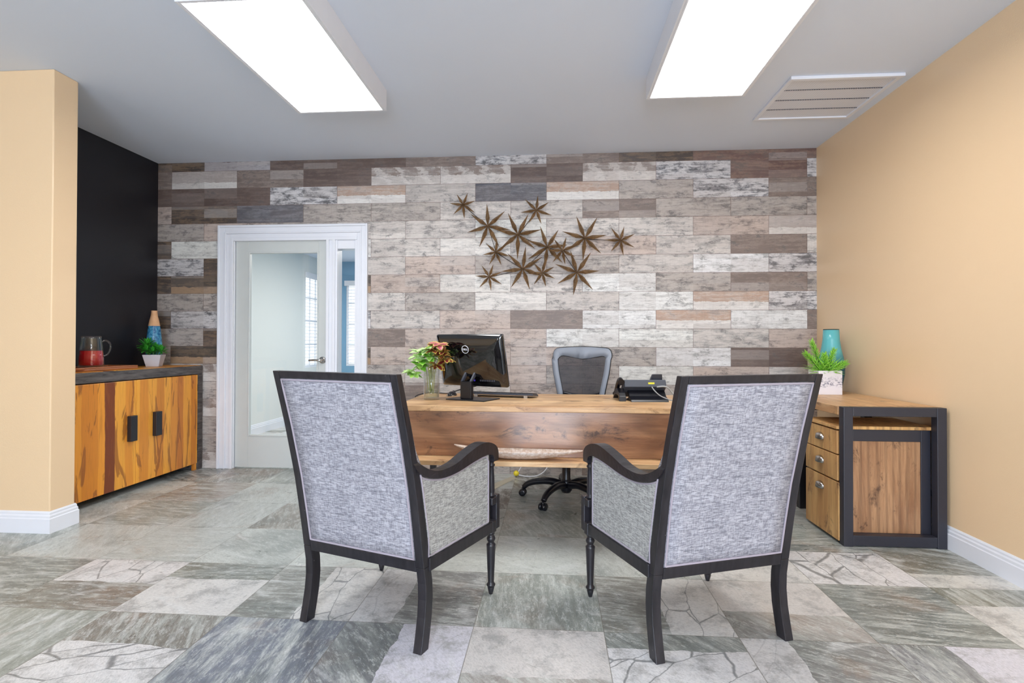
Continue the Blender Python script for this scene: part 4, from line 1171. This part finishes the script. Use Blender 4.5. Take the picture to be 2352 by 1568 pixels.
# ------------------------------------------------------------------ visitor armchairs
def armchair():
    t = thing('armchair', 'dark framed armchair upholstered in grey weave, on the door side, facing desk', 'armchair', (-.7409, 2.0247, 0), -.3507)
    # local: x to the right, y = facing, origin between the rear feet
    rear = [(0, 0), (.06, .014), (.12, .026), (.18, .032), (.24, .030), (.32, .016), (.45, -.006), (.6, -.034), (.8, -.084), (1.0106, -.1454)]
    thick = [(0, .047), (.2, .046), (.4, .042), (.7, .035), (1.0106, .030)]
    hw = [(0, .2907), (.25, .2895), (.32, .2885), (.65, .288), (1.0106, .2846)]
    ww = [(0, .0364), (.32, .036), (.65, .033), (1.0106, .029)]
    zs = [0, .03, .06, .09, .12, .15, .18, .21, .24, .27, .30]
    for s in (-1, 1):       # rear legs
        r = []
        for z in zs:
            y = interp(rear, z); x = interp(hw, z); w = interp(ww, z); th = interp(thick, z)
            r.append([Vector((s*x, y, z)), Vector((s*(x-w), y, z)), Vector((s*(x-w), y+th, z)), Vector((s*x, y+th, z))])
        MB().loft(r, True, False).build('leg', M_CWOOD, t, bevel=.0025)
    # back frame: posts and rails
    f = MB(); zs2 = [.30, .34, .40, .46, .52, .58, .64, .70, .76, .82, .88, .94, 1.0106]
    for s in (-1, 1):
        r = []
        for z in zs2:
            y = interp(rear, z); x = interp(hw, z); w = interp(ww, z); th = interp(thick, z)
            r.append([Vector((s*x, y, z)), Vector((s*(x-w), y, z)), Vector((s*(x-w), y+th, z)), Vector((s*x, y+th, z))])
        f.loft(r, True, False)
    def rail(z0, z1, dy=.0):
        x = interp(hw, z0)-interp(ww, z0)-.0005; ya, yb = interp(rear, z0), interp(rear, z1); x2 = interp(hw, z1)-interp(ww, z1)-.0005
        ta, tb = interp(thick, z0), interp(thick, z1)
        f.add([(-x, ya, z0), (x, ya, z0), (x2, yb, z1), (-x2, yb, z1), (-x, ya+ta, z0), (x, ya+ta, z0), (x2, yb+tb, z1), (-x2, yb+tb, z1)],
              [(0, 1, 2, 3), (4, 7, 6, 5), (0, 4, 5, 1), (3, 2, 6, 7), (0, 3, 7, 4), (1, 5, 6, 2)])
    rail(.984, 1.0106); rail(.281, .324)
    f.build('back_frame', M_CWOOD, t, bevel=.0025)
    # rear upholstery panel
    def face(z0, z1, inset, off, rows=16):
        r = []
        for i in range(rows+1):
            z = z0+(z1-z0)*i/rows; x = interp(hw, z)-interp(ww, z)-inset; y = interp(rear, z)+off
            r.append([Vector((-x+2*x*k/8, y, z)) for k in range(9)])
        return r
    a = face(.3255, .9825, .0015, .002); b2 = face(.3255, .9825, .0015, .018)
    MB().loft([p+q[::-1] for p, q in zip(a, b2)], True, True).build('back_panel', M_FABXZ, t)
    pp = []
    def fp(x, z, off=.001): return Vector((x, interp(rear, z)+off, z))
    z0, z1 = .330, .978
    for i in range(20): z = z0+(z1-z0)*i/19; pp.append(fp(-(interp(hw, z)-interp(ww, z)-.006), z))
    for i in range(1, 12): x = interp(hw, z1)-interp(ww, z1)-.006; pp.append(fp(-x+2*x*i/12, z1))
    for i in range(20): z = z1-(z1-z0)*i/19; pp.append(fp(interp(hw, z)-interp(ww, z)-.006, z))
    for i in range(1, 12): x = interp(hw, z0)-interp(ww, z0)-.006; pp.append(fp(x-2*x*i/12, z0))
    pp.append(pp[0])
    MB().tube(pp, .0042, 6, cap=False).build('back_piping', M_PIPE, t)
    # front upholstery of the back
    r = []
    for i in range(13):
        z = .40+(.965-.40)*i/12; x = interp(hw, z)-.012; y = interp(rear, z)+interp(thick, z); pf = .05*math.sin(PI*min(1, (i+1.5)/13))**.5
        if z > .7: x -= .01
        r.append([Vector((-x+2*x*k/8, y+pf*(1-.35*(abs(k-4)/4)**2), z)) for k in range(9)]+[Vector((x-2*x*k/8, y-.008, z)) for k in range(9)])
    MB().loft(r, True, True).build('back_cushion', M_FABXZ, t)
    # seat frame and cushion
    sx = lambda y: .292+.053*(y/.54)*.55
    q = MB()
    for s in (-1, 1):
        r = [[Vector((s*sx(y), y, .281)), Vector((s*(sx(y)-.03), y, .281)), Vector((s*(sx(y)-.03), y, .329)), Vector((s*sx(y), y, .329))] for y in (.050, .515)]
        q.loft(r, True, False)
    q.box(-.275, .275, .535, .575, .281, .329); q.box(-.25, .25, .065, .52, .29, .31)
    q.build('seat_frame', M_CWOOD, t, bevel=.0025)
    r = []
    for z, k in ((.331, .95), (.345, 1), (.375, 1), (.395, .98), (.405, .9)):
        x = .262*k; y0, y1 = .06, .56+.01*k
        pts = []
        for (cx, cy, a0) in ((x-.03, y1-.03, 0), (-x+.03, y1-.03, 90), (-x+.03, y0+.03, 180), (x-.03, y0+.03, 270)):
            for m in range(5): an = math.radians(a0+m*22.5); pts.append(Vector((cx+.03*math.cos(an), cy+.03*math.sin(an), z)))
        r.append(pts)
    MB().loft(r, True, True).build('seat_cushion', M_FABXY, t)
    # arms
    topc = smoothpath([(0, -.104, .897), (0, -.073, .770), (0, -.034, .707), (0, .019, .668), (0, .08, .643), (0, .145, .635), (0, .228, .642), (0, .316, .666), (0, .412, .686), (0, .48, .684), (0, .542, .661), (0, .566, .631), (0, .566, .592)], 3)
    lowc = smoothpath([(0, -.108, .897), (0, -.066, .76), (0, -.050, .705), (0, -.040, .676), (0, .0, .642), (0, .06, .619), (0, .145, .605), (0, .242, .608), (0, .348, .623), (0, .45, .632), (0, .505, .625), (0, .52, .608), (0, .520, .592)], 3)
    for s in (-1, 1):
        r = []
        for i, (hi, lo) in enumerate(zip(topc, lowc)):
            u = i/(len(topc)-1); xo = sx(max(hi.y, 0))-.001 if hi.y > 0 else .2868
            wd = interp([(0, .030), (.2, .034), (.35, .045), (1, .05)], u)
            r.append([Vector((s*xo, lo.y, lo.z)), Vector((s*(xo-wd), lo.y, lo.z)), Vector((s*(xo-wd), hi.y, hi.z)), Vector((s*xo, hi.y, hi.z))])
        MB().loft(r, True, False).build('armrest', M_CWOOD, t, bevel=.003)
        # upholstered side
        low = [p for p in lowc if -.058 < p.y < .478]
        ys = []
        N = 22; rr = []
        def ztop(y): return interp([(p.y, p.z) for p in lowc if p.y > -.1 and p.z > .6 and p.y < .5], y)
        def front_edge(z): return interp(rear, z)+interp(thick, z)+.001
        for i in range(N+1):
            y = -.056+(.487+.056)*i/N
            zt_ = ztop(y)-.001
            zb_ = .330
            if y < .058:   # follow the post
                zz = [.33+k*.01 for k in range(40)]
                zb_ = min([z for z in zz if front_edge(z) <= y] or [zt_-.002])
            zb_ = min(zb_, zt_-.001)
            x = sx(max(y, 0))-.006 if y > 0 else .281
            rr.append([Vector((s*x, y, zb_)), Vector((s*x, y, zt_)), Vector((s*(x-.022), y, zt_)), Vector((s*(x-.022), y, zb_))])
        sp = MB().loft(rr, True, False).build('side_panel', M_FABYZ, t)
        pp = [Vector((s*(abs(q[0].x)+.0005), q[1].y, q[1].z-.005)) for q in rr[1:-1]]+[Vector((s*(abs(rr[-1][0].x)+.0005), .483, .60)), Vector((s*(abs(rr[-1][0].x)+.0005), .483, .337))]
        pp += [Vector((s*(sx(y)-.0055), y, .336)) for y in (.4, .3, .2, .1, .048)]+[Vector((s*.2865, front_edge(z)+.006, z)) for z in (.40, .46, .52, .58, .64, .665)]
        pp.append(pp[0])
        MB().tube(pp, .0038, 6, cap=False).build('side_piping', M_PIPE, sp)
        x = s*.303
        MB().box(x-.016 if s > 0 else x-.008, x+.008 if s > 0 else x+.016, .489, .505, .33, .628).build('arm_post', M_CWOOD, t)
        sd = MB(); sd.lathe([(.014, .432), (.0175, .437), (.0175, .441), (.013, .445), (.0155, .455), (.0145, .52), (.0115, .562), (.013, .566), (.0165, .571), (.0165, .576), (.012, .580), (.0135, .592)], (x-.003*s, .536, 0), 22)
        sd.build('arm_spindle', M_CWOOD, t)
        bl = MB(); bl.box(x-.021, x+.0175, .508, .552, .400, .432); bl.box(x-.021, x+.0175, .552, .584, .285, .436); bl.box(x-.021, x+.0175, .515, .552, .275, .329)
        bl.build('corner_block', M_CWOOD, t, bevel=.004)
        lg = MB(); lg.lathe([(.008, 0), (.0115, .012), (.0155, .030), (.014, .034), (.0195, .038), (.0198, .044), (.015, .049), (.0135, .055), (.0185, .17), (.0205, .214), (.0208, .221), (.015, .226), (.0135, .232), (.0185, .239), (.0200, .247), (.0165, .256), (.0125, .262), (.0165, .268), (.0165, .276)], (x-.003*s, .536, 0), 26)
        lg.build('leg', M_CWOOD, t)
    return t
ch = armchair()
c2 = copy_tree(ch)
c2.location = (.632, 2.0344, 0); c2.rotation_euler = (0, 0, .3535)
c2['label'] = 'dark framed armchair upholstered in grey weave, on the tan wall side, facing desk'
ch['group'] = c2['group'] = 'visitor armchairs before the desk'

# ------------------------------------------------------------------ under the desk
def underdesk():
    st = MB(); st.add([(-.60, 4.02, .002), (-.50, 3.99, .002), (-.30, 4.50, .002), (-.36, 4.52, .002), (-.585, 4.03, .010), (-.515, 4.005, .010), (-.31, 4.495, .010), (-.35, 4.51, .010)],
                      [(0, 3, 2, 1), (4, 5, 6, 7), (0, 1, 5, 4), (1, 2, 6, 5), (2, 3, 7, 6), (3, 0, 4, 7)])
    tag(st.build('cord_cover', simple('beige_rubber', (196, 188, 168), .6)), 'flat beige cord cover strip on the floor under the desk', 'cord cover')
    c = thing('power_cord', 'white looped power cord with yellow plug on floor under desk', 'cord', (-.3, 4.55, 0))
    m = MB(); m.tube(smoothpath([(.0, 0, .02), (.08, -.01, .008), (.17, 0, .014), (.24, .02, .06), (.27, .04, .14), (.27, .05, .3), (.2, .04, .45)], 6), .005, 8)
    m.tube(smoothpath([(.0, 0, .025), (.04, .02, .09), (.08, .04, .17), (.1, .05, .3)], 6), .004, 8)
    m.build('wire', M_WHITEPL, c)
    MB().lathe([(.008, -.022), (.022, -.012), (.024, .0), (.022, .012), (.008, .022)], (-.005, -.005, .03), 8).build('plug', simple('yellow_plastic', (236, 214, 50), .4), c)
    w = MB().tube(smoothpath([(-.62, 3.62, .46), (-.6, 3.7, .40), (-.45, 3.72, .395), (-.3, 3.7, .41)], 6), .004, 8)
    tag(w.build('desk_cable', M_BLKPLAST), 'thin black cable hanging below the desk behind the front shelf', 'cable')
underdesk()

# ------------------------------------------------------------------ light
def area(name, loc, rot, sx, sy, power, col, portal=False):
    l = bpy.data.lights.new(name, 'AREA'); l.shape = 'RECTANGLE'; l.size = sx; l.size_y = sy; l.energy = power; l.color = col
    o = bpy.data.objects.new(name, l); COL.objects.link(o); o.location = loc; o.rotation_euler = rot
    if portal: l.cycles.is_portal = True
    return o
for p, q, pw in ((-4.5, -3.7, 20), (-.9, .9, 135)):
    area('window_daylight', ((p+q)/2, -3.32, 1.4), (PI/2, 0, 0), q-p, 2.1, pw, (.70, .82, 1.0))
area('hall_fill', (-1.6, 6.6, HZ-.02), (0, 0, 0), 1.2, .6, 42, (1, .98, .94))  # unseen area light added to brighten the room beyond the door
w = bpy.data.worlds.new('sky'); SC.world = w; w.use_nodes = True
bg = w.node_tree.nodes['Background']; bg.inputs[0].default_value = (.80, .90, 1.0, 1); bg.inputs[1].default_value = 1.15

# ------------------------------------------------------------------ camera
yaw, pit, rol = .0754, .009, .0023
r = Vector((math.cos(yaw), math.sin(yaw), 0)); f0 = Vector((-math.sin(yaw), math.cos(yaw), 0)); Z = Vector((0, 0, 1))
fw = f0*math.cos(pit)+Z*math.sin(pit); up = -f0*math.sin(pit)+Z*math.cos(pit)
X = r*math.cos(rol)+up*math.sin(rol); Y = -r*math.sin(rol)+up*math.cos(rol)
cam = bpy.data.cameras.new('camera'); co = bpy.data.objects.new('camera', cam); COL.objects.link(co)
M = Matrix((X, Y, -fw)).transposed().to_4x4(); M.translation = Vector((0, 0, H)); co.matrix_world = M
cam.sensor_width = 36; cam.lens = CAM_FOV_PX/2352*36; cam.shift_y = -7.74/2352; cam.clip_start = .05
SC.camera = co
SC.view_settings.view_transform = 'Standard'; SC.view_settings.look = 'None'; SC.view_settings.gamma = 1; SC.view_settings.exposure = .82
SC.view_settings.use_curve_mapping = False
SC.cycles.max_bounces = 10; SC.cycles.diffuse_bounces = 5; SC.cycles.transparent_max_bounces = 12; SC.cycles.sample_clamp_indirect = 6
